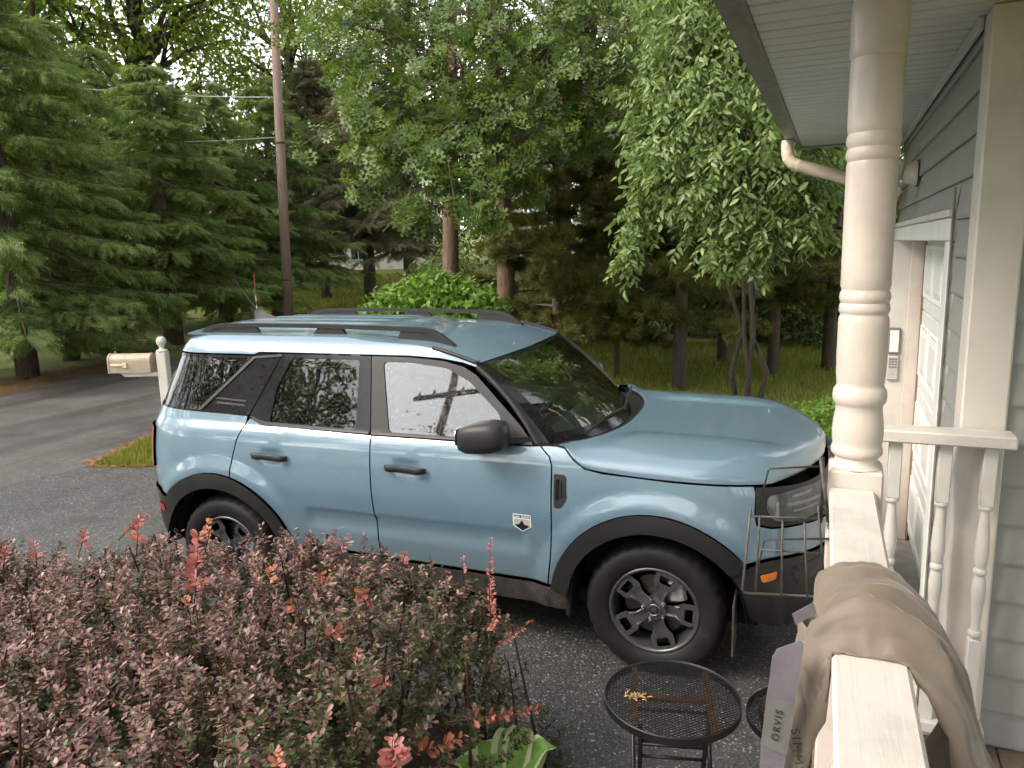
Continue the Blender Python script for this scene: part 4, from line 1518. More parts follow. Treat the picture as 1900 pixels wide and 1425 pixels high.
# ================================================================ smaller things
# ---- mailbox
MBX = thing('mailbox', 'tan metal mailbox on a white wooden post with a ball finial by the road', 'mailbox', (-7.08, 6.30, 0), R(23.3 - 2))
M['mb_tan'] = simple('tan_mailbox', (.36, .285, .21), .5, .1, .4, .15, 8, .1, 60)
M['mb_flag'] = simple('cream_flag', (.62, .54, .40), .5)
mw = M['rail_paint']
post = MB().bbox((-.055, -.055, -.02), (.055, .055, 1.135), .01).build('post', mw, MBX)
MB().lathe([(.062, 1.136), (.062, 1.150), (.030, 1.162), (.026, 1.19), (.034, 1.198), (.048, 1.222), (.055, 1.252), (.048, 1.282), (.028, 1.302), (0, 1.308)], 24).build('finial', mw, post, autosmooth=R(40))
MB().prism([(-.06, .855), (-.06, .90), (-.50, .90), (-.44, .855)], -.05, .05, 'xz').build('arm', mw, post)
m = MB()
nseg = 14
prof = [(-.085, .905), (-.085, 1.035)] + [(-.085 * math.cos(math.pi * i / nseg), 1.035 + .085 * math.sin(math.pi * i / nseg)) for i in range(1, nseg)] + [(.085, 1.035), (.085, .905)]
m.prism(prof, -.60, -.115, 'yz')
box = m.build('box', M['mb_tan'], MBX, autosmooth=R(35))
m = MB().prism([(a * 1.05, 1.0 + (b - 1.0) * 1.05 + .002) for a, b in prof], -.612, -.594, 'yz')
m.build('door', M['mb_tan'], box, autosmooth=R(35))
MB().prism([(a * 1.03, 1.0 + (b - 1.0) * 1.03) for a, b in prof], -.135, -.118, 'yz').build('rear_band', M['mb_tan'], box, autosmooth=R(35))
MB().bbox((-.575, -.098, .985), (-.40, -.090, 1.012), .003).bbox((-.43, -.099, .965), (-.385, -.089, 1.022), .003).build('flag', M['mb_flag'], box)
MB().lathe([(.012, 1.118), (.014, 1.14), (.0, 1.148)], 10, Matrix.Translation((-.55, 0, 0))).build('latch', M['chrome'], box)

# ---- driveway marker
DM = thing('driveway_marker', 'thin red and white reflective marker stick on the grass behind the car', 'marker stick', (-8.67, 9.68, 0))
M['mk_red'] = simple('marker_red', (.36, .05, .035), .5)
M['mk_wht'] = simple('marker_white', (.75, .74, .70), .45)
for (a, b, mm, nm) in ((0, 1.55, 'mk_wht', 'rod'), (1.552, 1.90, 'mk_red', 'band'), (1.40, 1.46, 'mk_red', 'band')):
    r_ = .0045 if nm == 'rod' else .0055
    MB().lathe([(r_, a), (r_, b), (0, b)], 8).build(nm, M[mm], DM)

# ---- utility pole ahead, pole with lamp behind the viewer, and wires
def bark_mat(name, lo, hi, sc=(9, 9, 1.6)):
    q = NT(name)
    v = q.coord('Object', sc)
    n = q.noise(v, 3.0, 7, .72, .8)
    q.base(q.ramp(n, [(.30, lo), (.66, hi)])).set(Roughness=.9)
    q.l(q.bump(n, .9, .03), q.b.inputs['Normal'])
    return q.m
M['pole'] = bark_mat('weathered_pole', (.12, .082, .062), (.29, .205, .162), (14, 14, .7))
UP = thing('utility_pole', 'tall brown wooden utility pole on the lawn behind the spruces', 'utility pole', (-13.12, 15.76, .02))
MB().tube([(0, 0, -.3), (.14, .06, 4.5), (.32, .14, 10.2)], [.130, .117, .096], 14).build('shaft', M['pole'], UP, True)
for zz in (1.5, 4.9):
    MB().lathe([(.130, zz), (.130, zz + .05)], 14, Matrix.Translation((.0315 * zz, .0137 * zz, 0))).build('band', M['cap_dark'], UP)
M['wire'] = simple('pale_cable', (.42, .42, .40), .5)
def wire(a, b, sag, r_, label):
    a, b = np.array(a, float), np.array(b, float)
    pts = [a + (b - a) * t - np.array([0, 0, sag * 4 * t * (1 - t)]) for t in np.linspace(0, 1, 24)]
    cen = (a + b) / 2
    o = MB().tube([p - cen for p in pts], r_, 5).build('overhead_wire', M['wire'], None, True, loc=tuple(cen))
    tag(o, label, 'wire')
wire((-12.95, 15.85, 6.05), (-20.5, 11.0, 6.9), .25, .012, 'upper pale overhead cable strung from the utility pole across the spruces')
wire((-12.98, 15.85, 5.1), (-20.0, 10.6, 5.2), .2, .008, 'lower thin overhead cable strung from the utility pole behind the spruces')

RP = thing('street_pole', 'wooden utility pole with a crossarm, reflected in the front side window', 'utility pole', (-10.5, -14.6, 0))
MB().tube([(0, 0, -.3), (.12, 0, 6), (.35, 0, 11.0)], [.17, .15, .12], 12).build('shaft', M['pole'], RP, True)
MB().bbox((-1.3, -.06, 9.85), (1.9, .06, 10.0), .01, Matrix.Rotation(R(20), 4, 'Z')).build('crossarm', M['pole'], RP)
for k in (-1.1, -.4, .9, 1.7):
    MB().lathe([(.035, 10.0), (.05, 10.06), (.03, 10.16), (0, 10.18)], 8, Matrix.Rotation(R(20), 4, 'Z') @ Matrix.Translation((k, 0, 0))).build('insulator', M['cap_dark'], RP)

# ---- bistro tables
def bistro(label, loc, dia, h, rz, nm, grp=None):
    T = thing(nm, label, 'table', loc, rz)
    M.setdefault('tb', simple('black_table_metal', (.012, .012, .012), .42, .3, .5, .3, 20, .1, 200))
    M.setdefault('tb_rust', simple('rusty_table_bar', (.13, .062, .036), .85, .1, .3, .45, 30, .3, 160))
    r0 = dia / 2
    MB().lathe([(r0, h), (r0 + .004, h - .003), (r0 + .004, h - .028), (r0, h - .032), (r0 - .006, h - .030), (r0 - .004, h - .006)], 72, closed=True).build('rim', M['tb'], T, autosmooth=R(40))
    # expanded metal mesh: crossing strands
    vs, fs = [], []
    pitch = .0150
    def strand(x0, y0, x1, y1, z, w=.0022):
        d = np.array([x1 - x0, y1 - y0])
        L = np.hypot(*d)
        if L < .004:
            return
        n_ = np.array([-d[1], d[0]]) / L * w / 2
        o = len(vs)
        for (px, py) in ((x0, y0), (x1, y1)):
            for s in (-1, 1):
                vs.append((px + s * n_[0], py + s * n_[1], z))
                vs.append((px + s * n_[0], py + s * n_[1], z - .002))
        fs.extend([(o, o + 4, o + 6, o + 2), (o + 1, o + 3, o + 7, o + 5), (o, o + 1, o + 5, o + 4), (o + 2, o + 6, o + 7, o + 3)])
    R_ = r0 - .004
    for sl, dz in ((.62, 0), (-.62, .0012)):
        un = np.array([math.cos(math.atan(sl)), math.sin(math.atan(sl))])
        nn = np.array([-un[1], un[0]])
        k = -int(R_ / (pitch * .78))
        while k * pitch * .78 < R_:
            c = k * pitch * .78
            if abs(c) < R_:
                hl_ = math.sqrt(R_ * R_ - c * c)
                a, b = nn * c - un * hl_, nn * c + un * hl_
                strand(a[0], a[1], b[0], b[1], h - .006 - dz)
            k += 1
    obj_from('mesh_top', mesh_py('mesh_top', vs, fs), M['tb'], T)
    a = r0 * .56
    yb = math.sqrt(r0 * r0 - a * a) - .006
    for s in (-1, 1):
        MB().box((s * a - .011, -yb, h - .026), (s * a + .011, yb, h - .011)).build('support_bar', M['tb_rust'], T)
    MB().box((-a + .012, -.006, h - .024), (a - .012, .016, h - .012)).build('cross_bar', M['tb_rust'], T)
    for s in (-1, 1):
        MB().tube([(s * (a - .02), -yb * .75, h - .03), (s * (a - .02), yb * .95, .01)], .0085, 8).build('leg', M['tb'], T, True)
        MB().tube([(s * (a + .004), yb * .75, h - .03), (s * (a + .004), -yb * .95, .01)], .0085, 8).build('leg', M['tb'], T, True)
    for (t, w) in ((.16, 0), (.34, 0), (.80, 0)):
        y = -yb * .75 + (yb * .95 + yb * .75) * t
        z = (h - .03) * (1 - t)
        MB().tube([(-(a - .02), y, z), (a - .02, y, z)], .006, 8).build('stretcher', M['tb'], T, True)
        MB().tube([(-(a + .004), -y, z), (a + .004, -y, z)], .006, 8).build('stretcher', M['tb'], T, True)
    return T
bistro('round black mesh bistro table with rusty support bars beside the front wheel', (-.468, 2.445, .008), .472, .60, R(14), 'bistro_table')
bistro('low round black mesh side table half hidden behind the hanging coat', (-.035, 2.72, .008), .40, .45, R(30), 'side_table')
# dry seed head lying on the table
sd = MB()
rg = random.Random(4)
M['husk'] = simple('dry_yellow_husk', (.33, .23, .09), .85, 0, .2, .35, 60)
for k in range(26):
    x, y = rg.uniform(-.06, .05), 0
    x0 = np.array([rg.gauss(0, .02), rg.gauss(0, .012), 0])
    d = np.array([rg.uniform(-.03, .03), rg.uniform(-.02, .02), rg.uniform(.0, .012)])
    sd.tube([x0, x0 + d * .5 + np.array([0, 0, .003]), x0 + d], [.0028, .002, .0008], 4)
tag(sd.build('seed_husk', M['husk'], None, False, loc=(-.585, 2.385, .611)), 'dry yellow seed husk lying on the round mesh table', 'husk')
tag(sd.build('seed_husk', M['husk'], None, False, loc=(-.80, 2.30, .016), rot=(0, 0, 1.2)), 'dry yellow seed husk fallen on the asphalt', 'husk')

# ---- wire rack on the post
RK = thing('wire_rack', 'rusty folding wire basket hung on the side of the porch post', 'wire basket', (-.004, 2.12, 1.24))
M['rk'] = simple('rusty_wire', (.105, .095, .088), .6, .5, .4, .5, 60, .3, 200)
M['rk_dark'] = simple('dark_wire', (.055, .048, .045), .5, .5, .4, .4, 60, .2, 200)
o0 = np.array([-.004, 2.12, 1.24])
def bar(pts, nm, mt='rk', r_=.0028):
    q = [np.array(p, float) - o0 for p in pts]
    MB().tube(q, r_, 7).build(nm, M[mt], RK, True)
Yb = 1.985
bar([(-.178, Yb, 1.495), (-.194, Yb, 1.262), (-.188, Yb, 1.254), (.018, 2.02, 1.258), (.024, 2.02, 1.27), (.026, 2.02, 1.455)], 'outer_frame', 'rk', .0035)
for (x0, x1, z0) in ((-.155, -.160, 1.470), (-.098, -.095, 1.466), (-.045, -.030, 1.465)):
    bar([(x0, Yb + .002, z0 + .005), (x1, Yb + .006, 1.258)], 'grille_bar')
bar([(-.180, Yb, 1.472), (-.012, Yb + .02, 1.478)], 'cross_wire')
bar([(-.155, Yb + .004, 1.380), (-.008, Yb + .02, 1.384)], 'cross_wire')
bar([(-.172, 2.06, 1.235), (-.150, 2.09, 1.365), (-.142, 2.09, 1.372), (.018, 2.09, 1.395)], 'swing_arm', 'rk_dark')
bar([(-.166, 2.09, 1.458), (-.146, 2.10, 1.568), (-.138, 2.10, 1.574), (-.012, 2.10, 1.592)], 'swing_arm', 'rk_dark')
bar([(-.015, 2.04, 1.505), (.008, 2.03, 1.31)], 'side_wire')
bar([(-.014, 2.07, 1.625), (.012, 2.05, 1.455)], 'hanger', 'rk', .0055)
bar([(-.008, 2.085, 1.620), (-.006, 2.085, 1.44)], 'hanger', 'rk_dark', .0045)
MB().lathe([(.009, -.006), (.009, .006), (0, .007)], 10, Matrix.Translation((.022, -.10, .215)), axis='Y').build('pivot', M['chrome'], RK)

# ---- coat thrown over the railing
COAT = thing('coat', 'tan rain jacket thrown over the porch railing with a grey strap', 'jacket', (.08, 1.35, 1.54))
q = NT('tan_nylon')
v = q.coord()
c = q.ramp(q.noise(v, 5, 5, .6), [(.3, (.138, .108, .080)), (.7, (.172, .135, .100))])
q.base(c).set(Roughness=.62)
q.b.inputs['Sheen Weight'].default_value = .25
n = q.noise(v, 26, 4, .6, .8)
q.l(q.bump(n, .18, .006), q.b.inputs['Normal'])
M['nylon'] = q.m
M['strap'] = simple('grey_purple_webbing', (.145, .130, .143), .75, 0, .3, .12, 30, .35, 500)
M['patch'] = simple('grey_strap_patch', (.135, .132, .128), .6, 0, .3, .1, 30, .2, 400)
M['ink'] = simple('dark_print', (.03, .028, .026), .6)
# cloth sheet over the cap
path = [(-.062, 1.00), (-.056, 1.15), (-.048, 1.28), (-.038, 1.40), (-.026, 1.48), (-.004, 1.548), (.028, 1.578), (.070, 1.590), (.112, 1.584), (.150, 1.560), (.185, 1.525), (.222, 1.460), (.248, 1.38), (.252, 1.29), (.238, 1.18), (.220, 1.05), (.20, .95)]
pth = np.array(path)
cum = np.r_[0, np.cumsum(np.hypot(*np.diff(pth, axis=0).T))]
cum /= cum[-1]
y_lo = pchip([0, .15, .30, .40, .50, .60, .72, .85, 1.0], [1.12, 1.16, 1.20, 1.205, 1.205, 1.18, 1.10, 1.08, 1.10])
y_hi = pchip([0, .15, .30, .40, .50, .60, .72, .85, 1.0], [1.45, 1.46, 1.47, 1.51, 1.535, 1.54, 1.52, 1.50, 1.48])
nu, nv = 110, 54
V = np.zeros((nu, nv, 3))
for i, u in enumerate(np.linspace(0, 1, nu)):
    px, pz = np.interp(u, cum, pth[:, 0]), np.interp(u, cum, pth[:, 1])
    u2 = min(1, u + .01)
    tx, tz = np.interp(u2, cum, pth[:, 0]) - np.interp(max(0, u - .01), cum, pth[:, 0]), np.interp(u2, cum, pth[:, 1]) - np.interp(max(0, u - .01), cum, pth[:, 1])
    L = math.hypot(tx, tz)
    nx_, nz_ = -tz / L, tx / L
    y0, y1 = float(y_lo(u)), float(y_hi(u))
    for j, w in enumerate(np.linspace(0, 1, nv)):
        y = y0 + (y1 - y0) * w
        edge = min(1, min(w, 1 - w) / .16)
        puff = -.040 * (1 - math.sqrt(max(0, 1 - (1 - edge) ** 2)))
        from mathutils import noise as _nz
        nv_ = Vector((u * 5.0, w * 3.2, 1.7))
        fold = .018 * _nz.noise(nv_) + .014 * _nz.noise(nv_ * 2.3) + .006 * _nz.noise(nv_ * 5.0)
        for (c0, sl, wd, am) in ((.24, .30, .035, .014), (.36, .55, .028, -.017), (.52, .20, .030, .012), (.66, -.35, .035, -.014), (.80, .25, .03, .010), (.13, -.2, .02, -.010)):
            e_ = (w - c0 - sl * (u - .42))
            fold += am * math.exp(-(e_ / wd) ** 2) * (.5 + .5 * math.sin(6 * u + 20 * c0))
        rdg = 1 - abs(_nz.noise(Vector((u * 4.2 + w * 2.0, w * 5.0 - u * 2.2, 4.4)))) * 2.4
        fold += .013 * max(0, rdg) ** 3 - .004
        hang = .012 * math.sin(3.2 * math.pi * w + 6 * u) * float(smoothstep(abs(u - .45), .12, .4))
        V[i, j] = (px + nx_ * (puff + fold + hang) - .08, y - 1.35, pz + nz_ * (puff + fold) - 1.54)
    lim = (1.5425 - 1.54)
inside = (V[..., 0] > -.060) & (V[..., 0] < .060)
V[..., 2] = np.where(inside, np.maximum(V[..., 2], .004), V[..., 2])
idx = np.arange(nu * nv).reshape(nu, nv)
F = np.stack([idx[:-1, :-1].ravel(), idx[1:, :-1].ravel(), idx[1:, 1:].ravel(), idx[:-1, 1:].ravel()], -1)
body = obj_from('body', mesh_np('coat_body', V.reshape(-1, 3), F, True), M['nylon'], COAT)
so = body.modifiers.new('thick', 'SOLIDIFY')
so.thickness = .004
so.offset = -1
# sleeve hanging down the outside
sl_pts = [(.000, 1.31, 1.53), (-.018, 1.28, 1.46), (-.024, 1.26, 1.37), (-.026, 1.25, 1.28), (-.030, 1.24, 1.18), (-.034, 1.23, 1.05)]
fine = []
for i in range(len(sl_pts) - 1):
    for t in range(8):
        fine.append(np.array(sl_pts[i]) + (np.array(sl_pts[i + 1]) - np.array(sl_pts[i])) * t / 8)
vs, fs = [], []
ns = 26
for i, c in enumerate(fine):
    rx = .024 + .006 * math.sin(i * .55) + .004 * math.sin(i * 1.7)
    ry = .052 + .012 * min(1, i / 20)
    for k in range(ns):
        a = 2 * math.pi * k / ns
        w = 1 + .07 * math.sin(3 * a + i * .4) + .05 * math.sin(5 * a - i * .9)
        vs.append((c[0] + rx * math.cos(a) * w - .08, c[1] + ry * math.sin(a) * w - 1.35, c[2] - 1.54 + .006 * math.sin(2 * a + i)))
for i in range(len(fine) - 1):
    for k in range(ns):
        fs.append((i * ns + k, i * ns + (k + 1) % ns, (i + 1) * ns + (k + 1) % ns, (i + 1) * ns + k))
fs.append(tuple(range(ns)))
obj_from('sleeve', mesh_py('sleeve', vs, fs, True), M['nylon'], COAT)
# strap: flat band facing the viewer
def band(pts, wv, mat, name, par, th=.003):
    """pts: left edge points, wv: vectors to the right edge"""
    vs, fs = [], []
    for p, w in zip(pts, wv):
        p, w = np.array(p, float) - np.array([.08, 1.35, 1.54]), np.array(w, float)
        vs += [p, p + w, p + w + np.array([0, th, 0]), p + np.array([0, th, 0])]
    for i in range(len(pts) - 1):
        a = i * 4
        for k in range(4):
            fs.append((a + k, a + (k + 1) % 4, a + 4 + (k + 1) % 4, a + 4 + k))
    fs += [(0, 1, 2, 3), tuple(len(vs) - 1 - i for i in range(4))]
    return obj_from(name, mesh_py(name, vs, fs, False), mat, par)
Ys = 1.178
sc_ = Ys / 1.3
def sp(x, z):        # points read at 1.3 m, brought to the strap's own distance
    return (x * sc_, Ys, 2.1875 + (z - 2.1875) * sc_)
left = [sp(-.066, 1.478), sp(-.073, 1.462), sp(-.076, 1.42), sp(-.080, 1.385), sp(-.083, 1.34), sp(-.087, 1.288), sp(-.088, 1.22), sp(-.086, 1.10)]
right = [sp(-.030, 1.500), sp(-.022, 1.496), sp(-.025, 1.45), sp(-.031, 1.385), sp(-.036, 1.33), sp(-.043, 1.277), sp(-.050, 1.20), sp(-.052, 1.10)]
strap = band(left, [np.array(b) - np.array(a) for a, b in zip(left, right)], M['strap'], 'strap', COAT)
fl = [sp(-.044, 1.532), sp(-.037, 1.513)]
band([(a[0], a[1] + .03, a[2]) for a in fl], [np.array([.030, .02, .016])] * 2, M['strap'], 'strap_end', COAT)
pl = [(a[0], a[1] - .0035, a[2]) for a in left[3:6]]
pr_ = [(a[0], a[1] - .0035, a[2]) for a in right[3:6]]
patch = band(pl, [np.array(b) - np.array(a) for a, b in zip(pl, pr_)], M['patch'], 'patch', strap, .002)
def letters(txt, size, loc, rot, name, par, spacing=1.3, ext=.0004):
    cu = bpy.data.curves.new(name, 'FONT')
    cu.body = txt
    cu.size = size
    cu.align_x = 'CENTER'
    cu.align_y = 'CENTER'
    cu.space_character = spacing
    cu.extrude = ext
    tmp = bpy.data.objects.new('tmp', cu)
    COL.objects.link(tmp)
    dg = bpy.context.evaluated_depsgraph_get()
    dg.update()
    me = bpy.data.meshes.new_from_object(tmp.evaluated_get(dg))
    bpy.data.objects.remove(tmp)
    o = obj_from(name, me, M['ink'], par)
    o.location = loc
    o.rotation_euler = rot
    return o
pc = (np.array(left[4]) + np.array(right[4])) / 2 - np.array([.08, 1.35, 1.54])
lt = letters('ORVIS', .0165, tuple(pc + np.array([0, -.0058, 0])), (R(90), R(-84), 0), 'lettering', patch, 1.35)
# print on the outer side of the coat, laid on the cloth where it is seen
from mathutils.bvhtree import BVHTree
bpy.context.view_layer.update()
_dg = bpy.context.evaluated_depsgraph_get()
best = None
for o_ in COAT.children:
    if o_.name.split('.')[0] in ('sleeve', 'body'):
        bv = BVHTree.FromObject(o_, _dg)
        mi = o_.matrix_world.inverted()
        d_ = _f + (1478 - 950) / 1394.15 * _r2 + (712.5 - 1392) / 1394.15 * _u2
        hit = bv.ray_cast(mi @ Vector((0, 0, CAM_H)), (mi.to_3x3() @ Vector(d_)).normalized())
        if hit[0] is not None and (best is None or hit[3] < best[2]):
            best = (o_.matrix_world @ hit[0], (o_.matrix_world.to_3x3() @ hit[1]).normalized(), hit[3])
if best:
    nrm = best[1] if best[1].y < 0 else -best[1]
    zx = Vector((.05, -.1, -1.0))                  # letters run down the cloth
    zx = (zx - nrm * zx.dot(nrm)).normalized()
    yx = nrm.cross(zx)
    mm = Matrix((zx, yx, nrm)).transposed().to_4x4()
    mm.translation = best[0] + nrm * .003
    lt2 = letters('SIMMS', .020, (0, 0, 0), (0, 0, 0), 'lettering', COAT, 1.3)
    lt2.matrix_world = mm
# ================================================================ plants
_R2, _U2, _F2 = _r2.copy(), _u2.copy(), _f.copy()
def pixdir(px, py):
    return _F2 + (px - 950) / 1394.15 * _R2 + (712.5 - py) / 1394.15 * _U2
def spot(px, r_, py=470):
    d = pixdir(px, py)
    k = r_ / math.hypot(d[0], d[1])
    return np.array([d[0] * k, d[1] * k])
def spot3(px, py, r_):
    d = pixdir(px, py)
    k = r_ / math.hypot(d[0], d[1])
    return np.array([d[0] * k, d[1] * k, CAM_H + d[2] * k])

def norm(a):
    return a / (np.linalg.norm(a, axis=-1, keepdims=True) + 1e-9)

def scatter(name, proto, T, D, N, S, mat, parent, kind='stuff', smooth=False):
    """copies of a small leaf shape joined into one mesh: T positions, D axis, N face normal, S size"""
    PV, PF = proto
    PV, PF = np.array(PV, float), np.array(PF, int)
    D = norm(D)
    B = norm(np.cross(N, D))
    N2 = np.cross(D, B)
    S = np.asarray(S, float)[:, None, None]
    V = T[:, None, :] + S * (PV[None, :, 0:1] * D[:, None, :] + PV[None, :, 1:2] * B[:, None, :] + PV[None, :, 2:3] * N2[:, None, :])
    n, k = len(T), len(PV)
    F = (np.arange(n)[:, None, None] * k + PF[None]).reshape(-1, PF.shape[1])
    o = obj_from(name, mesh_np(name, V.reshape(-1, 3), F, smooth), mat, parent)
    if kind:
        o['kind'] = kind
    return o

def rnd_unit(n):
    return norm(rng.normal(size=(n, 3)))

# leaf shapes (along, across, up)
LEAF = ([(0, 0, 0), (.35, .24, .05), (.35, 0, -.03), (.35, -.24, .05), (.72, .17, .03), (.72, 0, -.02), (.72, -.17, .03), (1, 0, -.06)],
        [(0, 2, 1), (0, 3, 2), (1, 2, 5), (1, 5, 4), (2, 3, 6), (2, 6, 5), (4, 5, 7), (5, 6, 7)])
SLIM = ([(a, b * .78, c) for a, b, c in LEAF[0]], LEAF[1])
LEAF4 = ([(0, 0, 0), (.45, .26, .05), (1, 0, -.03), (.45, -.26, .05)], [(0, 2, 1), (0, 3, 2)])
SPOON = ([(0, 0, 0), (.55, .22, .02), (.88, .18, .0), (1.0, 0, -.04), (.88, -.18, .0), (.55, -.22, .02)], [(0, 2, 1), (0, 3, 2), (0, 4, 3), (0, 5, 4)])
def oak_proto():
    half = [(.0, .0), (.10, .05), (.20, .22), (.27, .12), (.36, .20), (.44, .37), (.51, .15), (.58, .21), (.68, .34), (.73, .14), (.84, .21), (.88, .09), (1.0, 0)]
    V = [(0, 0, 0), (.27, 0, -.02), (.51, 0, -.03), (.73, 0, -.03), (1, 0, -.07)]
    F = []
    mid = [0, .27, .51, .73, 1.0]
    for s in (1, -1):
        o = len(V)
        for (a, b) in half:
            V.append((a, s * b, .05 * b / .3 - .08 * a * a))
        for i in range(len(half) - 1):
            a = (half[i][0] + half[i + 1][0]) / 2
            m = int(np.argmin([abs(a - q) for q in mid]))
            F.append((m, o + i, o + i + 1) if s < 0 else (m, o + i + 1, o + i))
        for m in range(4):
            pass
    return V, F
OAK = oak_proto()
def frond_proto():
    V, F = [], []
    rg = random.Random(2)
    V += [(0, .012, 0), (0, -.012, 0), (1, 0, -.06)]
    F.append((0, 1, 2))
    for i in range(9):
        a = .06 + .86 * i / 8
        L = .34 * (1 - .55 * a) + .05
        for s in (1, -1):
            o = len(V)
            dz = -.10 * rg.random() - .02
            V += [(a - .03, 0, 0), (a + .045, 0, 0), (a + L * .75, s * L * .72, dz)]
            F.append((o, o + 1, o + 2) if s < 0 else (o, o + 2, o + 1))
    # a hanging fringe
    for i in range(5):
        a = .15 + .75 * i / 4
        o = len(V)
        V += [(a - .03, 0, 0), (a + .04, 0, 0), (a + .10, rg.uniform(-.04, .04), -.20)]
        F.append((o, o + 1, o + 2))
    return V, F
FROND = frond_proto()
def tuft_proto():
    V, F = [], []
    rg = random.Random(5)
    for i in range(15):
        a = 2 * math.pi * i / 15 + rg.uniform(-.2, .2)
        op = rg.uniform(.25, .95)
        d = np.array([math.cos(op), math.sin(op) * math.cos(a), math.sin(op) * math.sin(a)])
        s = norm(np.cross(d, np.array([.3, .2, 1.0])))
        o = len(V)
        b = np.array([rg.uniform(-.25, .1), 0, 0])
        V += [tuple(b + s * .040), tuple(b - s * .040), tuple(b + d)]
        F.append((o, o + 1, o + 2))
    return V, F
TUFT = tuft_proto()
BLADE = ([(0, .05, 0), (0, -.05, 0), (.6, .035, .06), (.6, -.035, .06), (1, 0, .22)], [(0, 1, 3), (0, 3, 2), (2, 3, 4)])

# materials
M['bark_grey'] = bark_mat('grey_brown_bark', (.045, .034, .026), (.15, .115, .085))
M['bark_oak'] = bark_mat('warm_brown_bark', (.075, .046, .030), (.21, .135, .088))
M['bark_dark'] = bark_mat('dark_bark', (.020, .016, .013), (.075, .055, .042))
M['spruce'] = leaf_mat('spruce_needles', [(.105, .155, .056), (.145, .20, .070), (.185, .24, .086), (.235, .285, .108)], .48, .6, ((.88, .88, .88), .5), warm=(1.10, 1.14, .92))
M['spruce_b'] = leaf_mat('brownish_spruce_needles', [(.13, .13, .07), (.17, .165, .09), (.21, .19, .105), (.25, .22, .125)], .35, .65, ((.7, .7, .7), .5))
M['maple'] = leaf_mat('maple_leaves', [(.065, .12, .02), (.10, .18, .03), (.15, .24, .045), (.20, .29, .065)], .5, .5, warm=(1.30, 1.08, .78))
M['oak'] = leaf_mat('oak_leaves', [(.055, .115, .034), (.078, .150, .045), (.105, .185, .060), (.14, .22, .080)], .42, .38, None, .5, warm=(1.30, 1.08, .78))
M['ash'] = leaf_mat('pale_green_leaves', [(.12, .175, .055), (.165, .23, .08), (.22, .285, .12), (.29, .34, .18)], .38, .42, None, .5, warm=(1.0, 1.06, .86))
M['pine'] = leaf_mat('pine_needles', [(.065, .088, .030), (.090, .118, .040), (.125, .152, .055), (.17, .19, .075)], .35, .55, warm=(1.30, 1.08, .78))
M['shrub'] = leaf_mat('bright_shrub_leaves', [(.075, .17, .018), (.11, .23, .028), (.15, .29, .045), (.20, .34, .07)], .40, .45, warm=(1.1, 1.0, .9))
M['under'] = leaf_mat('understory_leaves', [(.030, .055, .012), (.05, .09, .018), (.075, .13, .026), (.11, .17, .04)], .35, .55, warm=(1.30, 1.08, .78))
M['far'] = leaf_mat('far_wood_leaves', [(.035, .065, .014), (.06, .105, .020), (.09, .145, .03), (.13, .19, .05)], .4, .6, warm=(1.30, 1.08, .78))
M['grass'] = leaf_mat('grass_blades', [(.08, .125, .02), (.13, .19, .032), (.19, .24, .05), (.25, .26, .08)], .4, .6, warm=(1.30, 1.08, .78))

def limb_path(a, b, lift, n=7, wob=.06):
    a, b = np.array(a, float), np.array(b, float)
    L = np.linalg.norm(b - a)
    out = []
    for i in range(n):
        t = i / (n - 1)
        q = a + (b - a) * t + np.array([0, 0, lift * L * math.sin(math.pi * t)])
        if 0 < i < n - 1:
            q = q + rng.normal(size=3) * wob * L * .3
        out.append(q)
    return out

